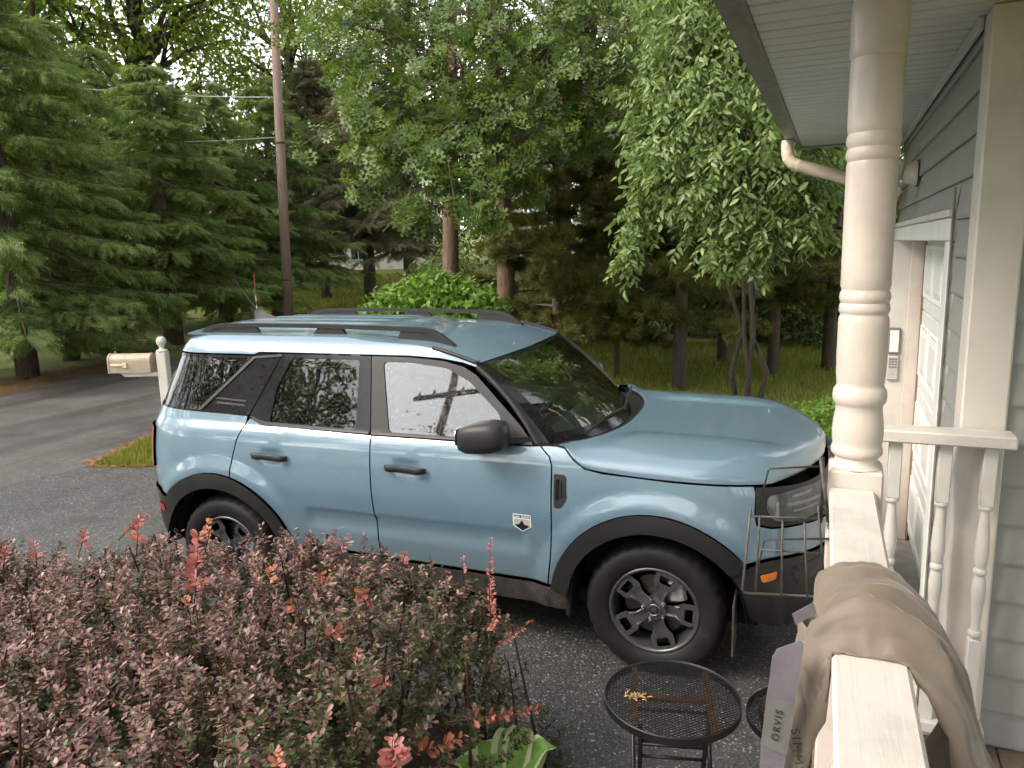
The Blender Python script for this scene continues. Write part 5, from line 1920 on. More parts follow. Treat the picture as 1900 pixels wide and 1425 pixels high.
def broadleaf(name, label, base, height, trunk_r, crown_c, crown_r, n_clump, per, leaf, lsize, mat, bark, trunk_top=None, spread=.42, droop=.35, lean=(0, 0), seed=1, cat='tree', group=None, shell=.55, trunk_from=.35, limbs=26, zflat=.75):
    """crown_c relative to base; crown_r (rx, ry, rz). Limbs run from the trunk to clumps of leaves"""
    global rng
    rng = np.random.default_rng(seed)
    base = np.array([base[0], base[1], ground_z(base[0], base[1])])
    T = thing(name, label, cat, tuple(base), 0, group)
    top = np.array([lean[0], lean[1], trunk_top or height])
    tp = [np.array([0, 0, -.3])] + [top * t + np.array([math.sin(t * 7 + seed) * .04, math.cos(t * 6 + seed) * .04, 0]) * height * .12 for t in (.03, .2, .4, .6, .8, 1)]
    tr = MB()
    tr.tube(tp, [trunk_r * 1.25, trunk_r * 1.1, trunk_r * .92, trunk_r * .8, trunk_r * .62, trunk_r * .42, trunk_r * .18], 12)
    cc, cr = np.array(crown_c, float), np.array(crown_r, float)
    u = rnd_unit(n_clump) * (shell + (1 - shell) * rng.random((n_clump, 1)) ** .5)
    C = cc + u * cr
    def trunk_at(z):
        t = np.clip(z / top[2], 0, 1)
        return top * t
    for k in range(min(limbs, n_clump)):
        z0 = height * (trunk_from + (1 - trunk_from) * rng.random() * .8)
        z0 = min(z0, C[k][2] - .1 * height if C[k][2] > .35 * height else z0)
        a = trunk_at(max(z0, height * trunk_from * .8))
        p = limb_path(a, C[k], .08, 7)
        r0 = trunk_r * (.34 + .25 * rng.random())
        tr.tube(p, list(np.linspace(r0, .012 + trunk_r * .03, 7)), 6)
        for _ in range(3):
            t = .4 + .5 * rng.random()
            i = int(t * 5)
            e = p[i] + rnd_unit(1)[0] * cr.mean() * .35
            tr.tube(limb_path(p[i], e, .05, 4), [r0 * .35, r0 * .25, r0 * .18, .006], 5)
    tr.build('trunk', bark, T, True)
    n = n_clump * per
    ci = np.repeat(np.arange(n_clump), per)
    cs = cr.mean() * spread * (.55 + .7 * rng.random(n_clump))
    off = rng.normal(size=(n, 3)) * np.array([1, 1, zflat])
    P = C[ci] + off * cs[ci][:, None] * .5
    out = norm(P - cc) * .5 + rnd_unit(n)
    D = norm(out + np.array([0, 0, -droop]))
    N = norm(np.array([0, 0, 1.0]) + .75 * rnd_unit(n))
    scatter('crown', leaf, P, D, N, lsize * (.65 + .7 * rng.random(n)), mat, T)
    return T

def spruce(name, label, px, r_, height, r0, zlow, seed, mat='spruce', dens_=1.0, group='spruces along the road', frond=.42, trunk_r=.20, px_off=None):
    global rng
    rng = np.random.default_rng(seed)
    b = spot(px, r_)
    base = np.array([b[0], b[1], ground_z(*b)])
    T = thing(name, label, 'tree', tuple(base), 0, group)
    tr = MB()
    tr.tube([(0, 0, -.3), (.02, 0, height * .4), (0, .03, height * .97)], [trunk_r * 1.1, trunk_r * .8, .012], 10)
    P, D, N, S = [], [], [], []
    z = zlow
    while z < height - .02:
        k = 7
        f = (1 - z / height)
        for i in range(k):
            a = rng.uniform(0, 2 * math.pi)
            L = max(.32, r0 * (f ** .55) * rng.uniform(.62, 1.12))
            if z < zlow + .8:
                L *= rng.uniform(.7, 1.05)
            dr = np.array([math.cos(a), math.sin(a), 0])
            sag = rng.uniform(.16, .34) * L
            n = 9
            pts = []
            for q in np.linspace(0, 1, n):
                pts.append(dr * L * q + np.array([0, 0, z - sag * (q ** 1.2) * 1.25 + .45 * sag * q ** 3.2]))
            pts = np.array(pts)
            tr.tube(pts, list(np.linspace(.015 + .004 * L, .003, n)), 4, caps=False)
            m = int(L * 23 * dens_) + 5
            t = rng.uniform(.06, 1.0, m) ** .8
            bp = np.stack([np.interp(t, np.linspace(0, 1, n), pts[:, c]) for c in range(3)], -1)
            side = np.array([-dr[1], dr[0], 0])
            s = rng.choice([-1, 1], m)
            ang = rng.uniform(.25, 1.15, m)
            d = dr[None] * np.cos(ang)[:, None] + side[None] * (np.sin(ang) * s)[:, None]
            d[:, 2] -= rng.uniform(.0, .85, m)
            bp = bp + side[None] * (s * rng.uniform(0, .12, m) * L * (1 - t * .6))[:, None]
            bp[:, 2] -= rng.uniform(0, .10, m)
            P.append(bp); D.append(d)
            N.append(np.array([0, -.2, .9]) + .8 * rnd_unit(m))
            S.append(frond * 1.15 * rng.uniform(.6, 1.25, m) * (1 - .25 * t))
        z += rng.uniform(.26, .40)
    tr.build('trunk', M['bark_grey'], T, True)
    scatter('crown', FROND, np.concatenate(P), np.concatenate(D), np.concatenate(N), np.concatenate(S), M[mat], T)
    return T

def pine(name, label, px, r_, height, r0, zlow, seed, trunk_r=.10, dens_=1.0, tuft=.165, group='young pines beyond the bonnet', xy=None, lean=0.0):
    global rng
    rng = np.random.default_rng(seed)
    b = np.array(xy) if xy is not None else spot(px, r_)
    base = np.array([b[0], b[1], ground_z(*b)])
    T = thing(name, label, 'tree', tuple(base), 0, group)
    tr = MB()
    tr.tube([(0, 0, -.2), (.03, 0, height * .35), (.02 + lean, .03, height * .7), (lean, .02, height)], [trunk_r * 1.1, trunk_r * .85, trunk_r * .5, .015], 10)
    P, D, S = [], [], []
    z = zlow
    while z < height - .2:
        f = (1 - z / height)
        for i in range(5):
            a = rng.uniform(0, 2 * math.pi)
            L = r0 * (f ** .6) * rng.uniform(.65, 1.1)
            dr = np.array([math.cos(a), math.sin(a), 0])
            n = 7
            pts = np.array([dr * L * q + np.array([0, 0, z + .10 * L * q - .22 * L * q * q + .10 * L * q ** 3]) for q in np.linspace(0, 1, n)])
            tr.tube(pts, list(np.linspace(.014 + .005 * L, .004, n)), 4, caps=False)
            for s_ in range(int(5 + 5 * L)):
                t = rng.uniform(.3, 1.0)
                q = np.array([np.interp(t, np.linspace(0, 1, n), pts[:, c]) for c in range(3)])
                sd = rng.choice([-1, 1])
                d = norm(dr * rng.uniform(.5, 1) + np.array([-dr[1], dr[0], 0]) * sd * rng.uniform(.2, .9) + np.array([0, 0, rng.uniform(-.25, .3)]))
                l2 = rng.uniform(.15, .42) * (1.1 - .5 * t) * (L / r0 + .3)
                tr.tube([q, q + d * l2], [.006, .003], 3, caps=False)
                m = int((8 + 16 * l2) * dens_)
                tt = rng.uniform(.25, 1.05, m)
                P.append(q + d * (l2 * tt)[:, None] + rng.normal(size=(m, 3)) * .02)
                D.append(d[None] + .45 * rnd_unit(m) + np.array([0, 0, .1]))
                S.append(tuft * rng.uniform(.7, 1.2, m))
        z += rng.uniform(.22, .34)
    tr.build('trunk', M['bark_grey'], T, True)
    P, D, S = np.concatenate(P), np.concatenate(D), np.concatenate(S)
    scatter('crown', TUFT, P, D, rnd_unit(len(P)), S, M['pine'], T)
    return T

# ---- spruces on the far side of the road
spruce('spruce_tree', 'big dark spruce whose lowest branches sweep the road edge left of the mailbox', 20, 17.2, 7.6, 3.3, .9, 11)
spruce('spruce_tree', 'dark spruce with a bare lower trunk just left of the mailbox', 107, 19.5, 7.4, 2.9, 1.35, 12, trunk_r=.17)
spruce('spruce_tree', 'dark spruce with a stout bare trunk directly behind the mailbox', 305, 21.0, 6.9, 3.3, 1.45, 13, trunk_r=.24)
spruce('spruce_tree', 'dark spruce growing close beside the wooden utility pole', 512, 25.4, 7.4, 3.4, 1.7, 14, trunk_r=.26)
spruce('spruce_tree', 'dark spruce filling the gap between the mailbox and the utility pole', 408, 23.5, 6.9, 3.3, 1.05, 18)
spruce('spruce_tree', 'tall spruce at the back of the row by the road', 205, 24.5, 7.8, 3.2, 1.6, 19, dens_=.8)
spruce('brown_spruce', 'brownish thin spruce with layered branches in front of the white house', 683, 27.0, 7.8, 4.2, 2.6, 15, 'spruce_b', 1.05, 'brownish spruces on the far lawn', .46, .22)
spruce('brown_spruce', 'brownish ragged spruce right behind the thin one by the white house', 600, 31.0, 9.0, 3.8, 2.9, 16, 'spruce_b', .8, 'brownish spruces on the far lawn', .5, .2)
spruce('brown_spruce', 'low brownish spruce beside the oak trunk on the far lawn', 755, 26.0, 6.2, 2.6, 2.2, 17, 'spruce_b', .8, 'brownish spruces on the far lawn', .42, .14)

# ---- tall broadleaf trees behind
def bl(px, r_, label, name='maple_tree', **k):
    return broadleaf(name, label, spot(px, r_), **k)
bl(300, 31, 'broad light green maple towering behind the spruces', height=15, trunk_r=.32, crown_c=(0, 0, 11.0), crown_r=(5.6, 4, 3.9), n_clump=78, per=150, leaf=LEAF4, lsize=.23, mat=M['maple'], bark=M['bark_dark'], seed=21, spread=.30, shell=.35, group='tall maples behind the spruces')
bl(60, 30, 'tall thin maple behind the big left spruce, sky showing through', height=15, trunk_r=.26, crown_c=(0, 0, 10.0), crown_r=(4.0, 4, 4.4), n_clump=44, per=170, leaf=LEAF4, lsize=.22, mat=M['maple'], bark=M['bark_dark'], seed=22, spread=.30, shell=.35, group='tall maples behind the spruces')
bl(560, 36, 'yellow green maple rising behind the utility pole', height=17, trunk_r=.3, crown_c=(0, 0, 11.0), crown_r=(5.0, 4, 5.6), n_clump=64, per=150, leaf=LEAF4, lsize=.24, mat=M['maple'], bark=M['bark_dark'], seed=23, spread=.30, shell=.35, group='tall maples behind the spruces')
bl(760, 40, 'tall maple behind the oak with a high leafy crown', height=18, trunk_r=.3, crown_c=(0, 0, 10.5), crown_r=(5.5, 4, 7.0), n_clump=70, per=150, leaf=LEAF4, lsize=.26, mat=M['maple'], bark=M['bark_dark'], seed=24, spread=.30, shell=.35, group='tall maples behind the spruces')
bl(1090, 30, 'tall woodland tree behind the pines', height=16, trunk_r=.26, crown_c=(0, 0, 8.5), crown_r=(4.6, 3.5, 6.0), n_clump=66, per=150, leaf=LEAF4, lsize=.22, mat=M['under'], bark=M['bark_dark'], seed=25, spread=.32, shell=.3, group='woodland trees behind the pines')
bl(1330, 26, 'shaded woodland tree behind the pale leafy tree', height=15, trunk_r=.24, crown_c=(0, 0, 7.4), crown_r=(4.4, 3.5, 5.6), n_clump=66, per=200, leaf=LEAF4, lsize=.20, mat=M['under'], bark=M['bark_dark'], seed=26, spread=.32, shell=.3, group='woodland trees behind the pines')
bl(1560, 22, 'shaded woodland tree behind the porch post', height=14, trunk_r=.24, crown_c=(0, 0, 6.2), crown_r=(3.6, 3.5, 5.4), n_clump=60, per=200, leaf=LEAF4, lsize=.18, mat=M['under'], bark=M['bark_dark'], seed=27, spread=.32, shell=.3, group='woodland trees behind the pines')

# ---- the oaks: star-like sprays of lobed leaves on long limbs
def oak(px, r_, label, height, trunk_r, blobs, seed, lean=(0, 0), lsize=.20, bow=0.0):
    global rng
    rng = np.random.default_rng(seed)
    b = spot(px, r_)
    base = np.array([b[0], b[1], float(ground_z(*b))])
    T = thing('oak_tree', label, 'tree', tuple(base), 0, 'oaks behind the car')
    tr = MB()
    top = np.array([lean[0], lean[1], height])
    tp = [np.array([0, 0, -.3])] + [top * t + np.array([bow * math.sin(t * 5), 0, 0]) for t in (.05, .2, .35, .5, .65, .8, 1)]
    tr.tube(tp, [trunk_r * k for k in (1.25, 1.08, .97, .9, .82, .7, .5, .15)], 12)
    P, D, N = [], [], []
    for (bx, by, br, sx, sz) in blobs:
        c = spot3(bx, by, br) - base
        z0 = min(max(c[2] - .4 - .3 * rng.random(), .36 * height), .9 * height)
        a = top * (z0 / height)
        p = limb_path(a, c, .10, 8, .05)
        tr.tube(p, list(np.linspace(trunk_r * .36, .010, 8)), 6)
        m = int(46 * sx * (sz + .25)) + 5
        tips = c + rng.normal(size=(m, 3)) * np.array([sx, sx, sz]) * .62
        for q in tips:
            k = p[int(rng.integers(3, 8))]
            tr.tube(limb_path(k, q, .06, 4, .08), [.011, .008, .006, .003], 4, caps=False)
            ax = norm(q - k + np.array([0, 0, .15]))
            for w in range(int(rng.integers(6, 11))):
                sd = norm(np.cross(ax, rng.normal(size=3)))
                d = norm(sd * rng.uniform(.6, 1.1) + ax * rng.uniform(.0, .8) + np.array([0, 0, -.38]))
                P.append(q + d * .015 - ax * rng.uniform(0, .14))
                D.append(d)
                N.append(norm(np.array([0, -.35, .8]) + .55 * rng.normal(size=3)))
    tr.build('trunk', M['bark_oak'], T, True)
    n = len(P)
    scatter('crown', OAK, np.array(P), np.array(D), np.array(N), lsize * (.6 + .6 * rng.random(n)), M['oak'], T)
    return T
oak(826, 12.5, 'oak with a straight warm brown trunk rising behind the bright green shrub', 9.5, .135,
    [(680, 50, 9.0, .6, .45), (735, 150, 8.6, .55, .45), (665, 190, 8.8, .42, .35), (700, 265, 8.4, .45, .32), (770, 300, 8.2, .45, .30), (640, 120, 9.2, .35, .3), (790, 60, 9.2, .6, .5), (810, 210, 8.4, .5, .4), (745, 215, 8.8, .5, .4), (860, 130, 8.8, .55, .45), (830, 330, 8.0, .38, .24), (690, 330, 8.6, .22, .15), (770, 395, 8.0, .14, .10), (655, 20, 10, .6, .4), (760, -30, 9.4, .7, .4), (880, 20, 9.2, .6, .4)], 31, (.45, 0), .225)
oak(936, 13.4, 'oak with a thick forked trunk behind the roof of the car', 10.5, .155,
    [(950, 60, 9.2, .6, .5), (905, 180, 8.6, .5, .4), (980, 170, 8.8, .55, .45), (900, 290, 8.2, .42, .30), (880, 375, 7.9, .26, .22), (945, 270, 8.6, .45, .32), (1020, 90, 9.2, .6, .45), (850, 250, 8.4, .42, .35), (1030, 210, 9.2, .5, .35), (920, -20, 9.4, .7, .4), (905, 410, 7.9, .14, .12), (960, 340, 9.2, .25, .2)], 32, (-.25, 0), .225, .08)
oak(1046, 14.4, 'oak with a slender trunk growing up through the pines', 11.0, .13,
    [(1090, 40, 9.4, .6, .5), (1150, 110, 9.0, .55, .45), (1080, 150, 9.2, .5, .4), (1180, 190, 9.0, .45, .35), (1110, 230, 9.4, .45, .32), (1200, 50, 9.6, .55, .45), (1040, 20, 9.8, .5, .4), (1140, -20, 9.6, .7, .4), (1060, 240, 10, .4, .25), (1190, 270, 9.4, .3, .22), (1215, 130, 10, .4, .4)], 33, (.1, 0), .22)

# ---- pale leafy tree hanging over the bonnet
def pale_tree():
    global rng
    rng = np.random.default_rng(41)
    b = spot(1395, 9.6)
    base = np.array([b[0], b[1], 0.0])
    T = thing('pale_tree', 'pale green many-stemmed tree with drooping leafy branches over the bonnet', 'tree', tuple(base))
    tr = MB()
    P, D = [], []
    # drooping leafy curtains: (px, py) centres at a distance, with size
    blobs = [(1300, 20, 6.6, .40, .36), (1255, 95, 6.8, .34, .34), (1360, 90, 6.6, .42, .36), (1225, 195, 6.7, .28, .32), (1310, 185, 6.4, .36, .34), (1410, 205, 6.5, .40, .36), (1250, 285, 6.4, .28, .30), (1215, 350, 6.4, .20, .26), (1180, 410, 6.3, .12, .20), (1160, 465, 6.2, .08, .16),
             (1330, 290, 6.3, .34, .30), (1420, 300, 6.3, .36, .30), (1290, 370, 6.3, .22, .22), (1360, 395, 6.2, .28, .24), (1440, 400, 6.3, .30, .24), (1500, 330, 6.6, .28, .26), (1505, 410, 6.6, .18, .18), (1335, 455, 6.15, .12, .16), (1400, 460, 6.2, .18, .16), (1215, 250, 6.9, .24, .30), (1470, 270, 7.2, .34, .32), (1530, 280, 7.4, .22, .18),
             (1350, 10, 7.2, .55, .45), (1250, 0, 7.4, .40, .40)]
    hub = np.array([.1, -.6, 4.6])
    for (px, py, r_, sx, sz) in blobs:
        c = spot3(px, py, r_) - base
        p = limb_path(hub + rng.normal(size=3) * .25, c + np.array([0, 0, sz * .3]), .10, 6)
        tr.tube(p, list(np.linspace(.022, .005, 6)), 5)
        m = int(1150 * sx * (sz + .1)) + 10
        u = rng.normal(size=(m, 3)) * np.array([sx, sx * .9, sz]) * .50
        # leaves hang in short sprays
        for q in c + u:
            ax = norm(np.array([rng.normal() * .6, rng.normal() * .6 - .2, -.7 - .6 * rng.random()]))
            L = rng.uniform(.10, .22)
            tr.tube([q, q + ax * L], [.0025, .0012], 3, caps=False)
            for j in range(6):
                t = (j + .4) / 6
                s = 1 if j % 2 else -1
                sd = norm(np.cross(ax, np.array([rng.normal() * .4, rng.normal() * .4, 1.0])))
                P.append(q + ax * L * t)
                D.append(ax * .7 + sd * s * .9 + np.array([0, 0, -.25]))
    stems = [((-.03, 0), (-.22, -.3)), ((.06, .05), (.12, -.5)), ((-.10, .06), (-.42, -.1)), ((.02, -.05), (-.05, -.6))]
    for (a, b2) in stems:
        w1, w2 = rng.normal(size=2) * .06, rng.normal(size=2) * .10
        tr.tube([(a[0], a[1], -.1), (a[0] * 1.3 + w1[0], a[1] + w1[1], .6), (a[0] * 1.4 - w1[0] * .6, a[1], 1.1), ((a[0] + b2[0]) / 2 + w2[0], b2[1] * .3 + w2[1], 2.0), (b2[0], b2[1], 4.8)], [.042 + .012 * rng.random(), .030, .026, .021, .012], 8)
    tr.build('trunk', M['bark_dark'], T, True)
    P, D = np.array(P), np.array(D)
    n = len(P)
    N = norm(np.array([-.1, -.25, .8]) + .95 * rnd_unit(n))
    scatter('crown', SLIM, P, D, N, .080 * (.65 + .6 * rng.random(n)), M['ash'], T)
pale_tree()

# ---- pines beyond the bonnet
pine('pine_tree', 'young pine with a bare lower trunk beyond the middle of the bonnet', 1262, 11.6, 5.6, 2.0, 1.05, 51, .105)
pine('pine_tree', 'slim dark pine beyond the windscreen of the car', 1143, 12.6, 5.0, 1.7, 1.1, 52, .05)
pine('pine_tree', 'bushy pine behind the far roof rail, its branches almost on the grass', 1030, 12.2, 5.2, 2.1, .75, 53, .09)
pine('pine_tree', 'tall dark pine at the right edge of the group, behind the pale tree', 1440, 13.0, 6.2, 2.1, 1.5, 54, .09)
pine('pine_tree', 'pine standing between the thin trunk and the pale tree, deep in shade', 1345, 14.5, 6.6, 2.2, 1.3, 55, .10)
pine('pine_tree', 'dark pine behind the downspout and the porch post', 1545, 13.8, 6.0, 2.2, 1.2, 56, .10)
pine('pine_tree', 'pine behind the forked oak, brushing the bright green shrub', 945, 14.6, 4.8, 1.9, .8, 57, .08)
pine('pine_tree', 'small pine farther back in the shaded wood', 1190, 16.5, 6.0, 2.3, 1.2, 58, .10)

# ---- shrubs
def shrub(name, label, base, blobs, n_per, lsize, mat, seed, leaf=LEAF, stems=True, droop=.2, group=None, cat='shrub'):
    global rng
    rng = np.random.default_rng(seed)
    base = np.array([base[0], base[1], float(ground_z(base[0], base[1]))])
    T = thing(name, label, cat, tuple(base), 0, group)
    P = []
    tr = MB()
    for (c, r_) in blobs:
        c, r_ = np.array(c, float), np.array(r_, float)
        m = int(n_per * (r_[0] * r_[1] * r_[2]) ** (2 / 3) * 10)
        u = rnd_unit(m) * (.35 + .65 * rng.random((m, 1)) ** .4)
        # break the surface into clumps
        k = rnd_unit(24)
        near = np.argmax(u @ k.T, axis=1)
        u = u * .80 + k[near] * .22 + rng.normal(size=(m, 3)) * .05
        P.append(c + u * r_)
        for _ in range(6):
            e = c + rnd_unit(1)[0] * r_ * .8
            tr.tube(limb_path((rng.normal() * .06, rng.normal() * .06, -.05), e, .1, 5), [.016, .013, .010, .006, .003], 5)
    P = np.concatenate(P)
    P = P[P[:, 2] > .02]
    n = len(P)
    if stems:
        tr.build('stems', M['bark_dark'], T, True)
    D = norm(rnd_unit(n) + np.array([0, -.2, -droop]))
    N = norm(np.array([0, -.35, 1.0]) + .65 * rnd_unit(n))
    scatter('foliage', leaf, P, D, N, lsize * (.6 + .8 * rng.random(n)), mat, T)
    return T
b = spot(790, 11.0)
shrub('leafy_shrub', 'bright green broad-leaved shrub behind the far roof rail', b, [((0, 0, 1.0), (1.0, .7, .85)), ((-.6, -.1, .95), (.6, .6, .72)), ((.6, .1, 1.0), (.62, .6, .75)), ((.05, .1, 1.45), (.55, .5, .48))], 430, .105, M['shrub'], 61)
b = spot(1470, 9.2)
shrub('ground_ivy', 'low bright ground cover under the pale tree beyond the bonnet', b, [((0, 0, .10), (1.0, .8, .17)), ((-.9, .2, .08), (.8, .7, .15)), ((.8, .5, .10), (.8, .8, .17))], 620, .055, M['shrub'], 62, stems=False)
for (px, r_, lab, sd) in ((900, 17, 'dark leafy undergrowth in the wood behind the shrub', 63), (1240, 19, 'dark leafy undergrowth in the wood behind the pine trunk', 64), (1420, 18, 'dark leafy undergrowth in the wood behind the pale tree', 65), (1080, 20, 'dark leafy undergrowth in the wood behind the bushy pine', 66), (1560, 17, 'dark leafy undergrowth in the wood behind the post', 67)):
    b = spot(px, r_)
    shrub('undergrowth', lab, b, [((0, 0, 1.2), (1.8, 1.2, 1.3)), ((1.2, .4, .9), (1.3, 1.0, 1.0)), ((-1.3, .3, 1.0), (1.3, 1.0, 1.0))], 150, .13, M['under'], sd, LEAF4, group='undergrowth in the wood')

# ---- far wood behind everything (one mass), with leaves in clumps
rng = np.random.default_rng(71)
nc, per = 620, 110
az = rng.uniform(-170, 1720, nc)
rr_ = rng.uniform(33, 52, nc)
d2 = np.array([spot(a, r_) for a, r_ in zip(az, rr_)])
gz = ground_z(d2[:, 0], d2[:, 1])
hmax = np.interp(az, [-170, 0, 250, 420, 560, 700, 900, 1200, 1720], [8, 7.0, 6.5, 7.0, 7.5, 8.0, 9.5, 11, 12])
zz = gz + .5 + hmax * rng.random(nc) ** .8
# leave the view to the white house open
opn = (az > 530) & (az < 775) & (zz < 5.2)
C = np.stack([d2[:, 0], d2[:, 1], zz], -1)[~opn]
ci = np.repeat(np.arange(len(C)), per)
P = C[ci] + rng.normal(size=(len(ci), 3)) * np.array([1.25, 1.25, .85])
n = len(P)
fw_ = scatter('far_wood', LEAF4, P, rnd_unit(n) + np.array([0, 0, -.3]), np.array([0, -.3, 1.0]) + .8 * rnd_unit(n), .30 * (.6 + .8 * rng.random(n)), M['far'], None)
tag(fw_, 'far leafy wood behind the lawn', 'wood', kind='stuff')

# ---- trees behind the viewer, seen mirrored in the car
def behind(azd, r_, label, h, cz, cr, seed, ncl=60, lsize=.28):
    """azd, r_: direction and distance from the side of the car, measured from -y towards -x"""
    a = R(azd)
    return broadleaf('yard_tree', label, (-1.8 - r_ * math.sin(a), 3.5 - r_ * math.cos(a)), h, .3, (0, 0, cz), cr, ncl, 120, LEAF4, lsize, M['maple'], M['bark_dark'], seed=seed, spread=.30, shell=.3, group='trees reflected in the car windows')
behind(44, 24, 'tall dense tree mirrored in the rear side windows', 14, 7.2, (2.8, 3.4, 6.0), 81, 90)
behind(55, 25, 'tall dense tree mirrored in the rear quarter glass', 15, 8.0, (3.6, 4, 7.0), 82, 90)
behind(36.5, 33, 'slim tree mirrored beside the window pillar', 16, 9.6, (2.0, 3, 6.6), 83, 70)
behind(25, 42, 'low tree line mirrored at the foot of the front window', 13, 8.5, (7, 4, 7.0), 84, 110)
behind(8, 40, 'tree mirrored near the front of the car', 9, 5.0, (6, 4, 4.2), 85, 70)
behind(68, 27, 'tall tree mirrored in the rear corner of the car', 15, 8, (4.4, 4, 7.0), 86, 80)
behind(84, 28, 'tall tree across the road to the left', 14, 8, (5, 4, 6.5), 88, 70)

# ---- grass
def grass(name, label, pts, size, seed, mat='grass'):
    global rng
    rng = np.random.default_rng(seed)
    n = len(pts)
    T3 = np.column_stack([pts, ground_z(pts[:, 0], pts[:, 1]) - .01])
    D = np.array([0, 0, 1.0]) + .55 * rnd_unit(n)
    o = scatter(name, BLADE, T3, D, rnd_unit(n), size * (.5 + rng.random(n)), M[mat], None)
    tag(o, label, 'grass', kind='stuff')
rng = np.random.default_rng(91)
p = np.column_stack([rng.uniform(-8.2, -5.2, 30000), rng.uniform(5.4, 8.4, 30000)])
wedge = [(-7.24, 5.42), (-6.75, 5.54), (-6.3, 5.80), (-5.2, 5.95), (-5.2, 8.4), (-8.0, 8.4), (-7.70, 6.5)]
p = p[in_poly(p, wedge)]
grass('grass_patch', 'bright grass wedge by the mailbox between road and driveway', p, .075, 92)
p = np.column_stack([rng.uniform(-6.0, 2.2, 60000), rng.uniform(6.3, 17, 60000)])
grass('grass_patch', 'shaded grass under the pines beyond the car', p, .085, 93)
pr = rng.uniform(16, 42, 50000)
pa = rng.uniform(480, 800, 50000)
p = np.array([spot(a, r_) for a, r_ in zip(pa, pr)])
grass('grass_patch', 'sunny lawn in front of the white house', p, .11, 94)
# orange needle litter along the road edge
M['litter'] = leaf_mat('fallen_needles', [(.16, .075, .028), (.24, .12, .045), (.32, .18, .07), (.12, .06, .03)], .05, .8)
pts = []
for (x0, y0, x1, y1, w, n) in ((-12.6, 5.0, -13.5, 8.5, .35, 2600), (-13.5, 8.5, -14.3, 11.6, .5, 3600), (-7.36, 5.40, -7.85, 6.7, .05, 260), (-7.30, 5.37, -6.4, 5.70, .03, 120), (-12.9, 7.0, -13.3, 8.6, .25, 1500)):
    t = rng.random(n)
    q = np.column_stack([x0 + (x1 - x0) * t, y0 + (y1 - y0) * t]) + rng.normal(size=(n, 2)) * w * (.4 + .6 * np.sin(t * 19)[:, None] ** 2)
    pts.append(q)
pts = np.concatenate(pts)
n = len(pts)
dd = rnd_unit(n)
dd[:, 2] = .05
o = scatter('needle_litter', ([(0, .08, 0), (0, -.08, 0), (1, .05, 0), (1, -.05, 0)], [(0, 1, 3), (0, 3, 2)]), np.column_stack([pts, np.full(n, .013)]), dd, np.tile([0, 0, 1.0], (n, 1)) + .1 * rnd_unit(n), .075 * (.5 + rng.random(n)), M['litter'], None)
tag(o, 'orange fallen needles along the road edges', 'litter', kind='stuff')

# ---- white house on the far lawn
b = spot(640, 46)
WH = thing('white_house', 'low white house with dark windows across the far lawn', 'house', (b[0], b[1], float(ground_z(*b))), R(28))
M['wh_wall'] = simple('white_clapboard', (.72, .73, .74), .6)
M['wh_roof'] = simple('pale_roof', (.52, .53, .55), .7)
M['wh_glass'] = simple('dark_window', (.03, .035, .04), .2)
MB().box((-7, 0, -.5), (5.2, 6, 2.7)).build('wall', M['wh_wall'], WH)
MB().prism([(-.4, 2.71), (6.4, 2.71), (3, 4.6)], -7.4, 5.6, 'yz').build('roof', M['wh_roof'], WH)
for x in (-6.0, -4.2, -2.2, .3, 2.6):
    w_ = MB().box((x, -.04, .55), (x + .95, .02, 1.55)).build('window', M['wh_wall'], WH)
    MB().box((x + .07, -.055, .62), (x + .45, -.041, 1.48)).build('pane', M['wh_glass'], w_)
    MB().box((x + .50, -.055, .62), (x + .88, -.041, 1.48)).build('pane', M['wh_glass'], w_)

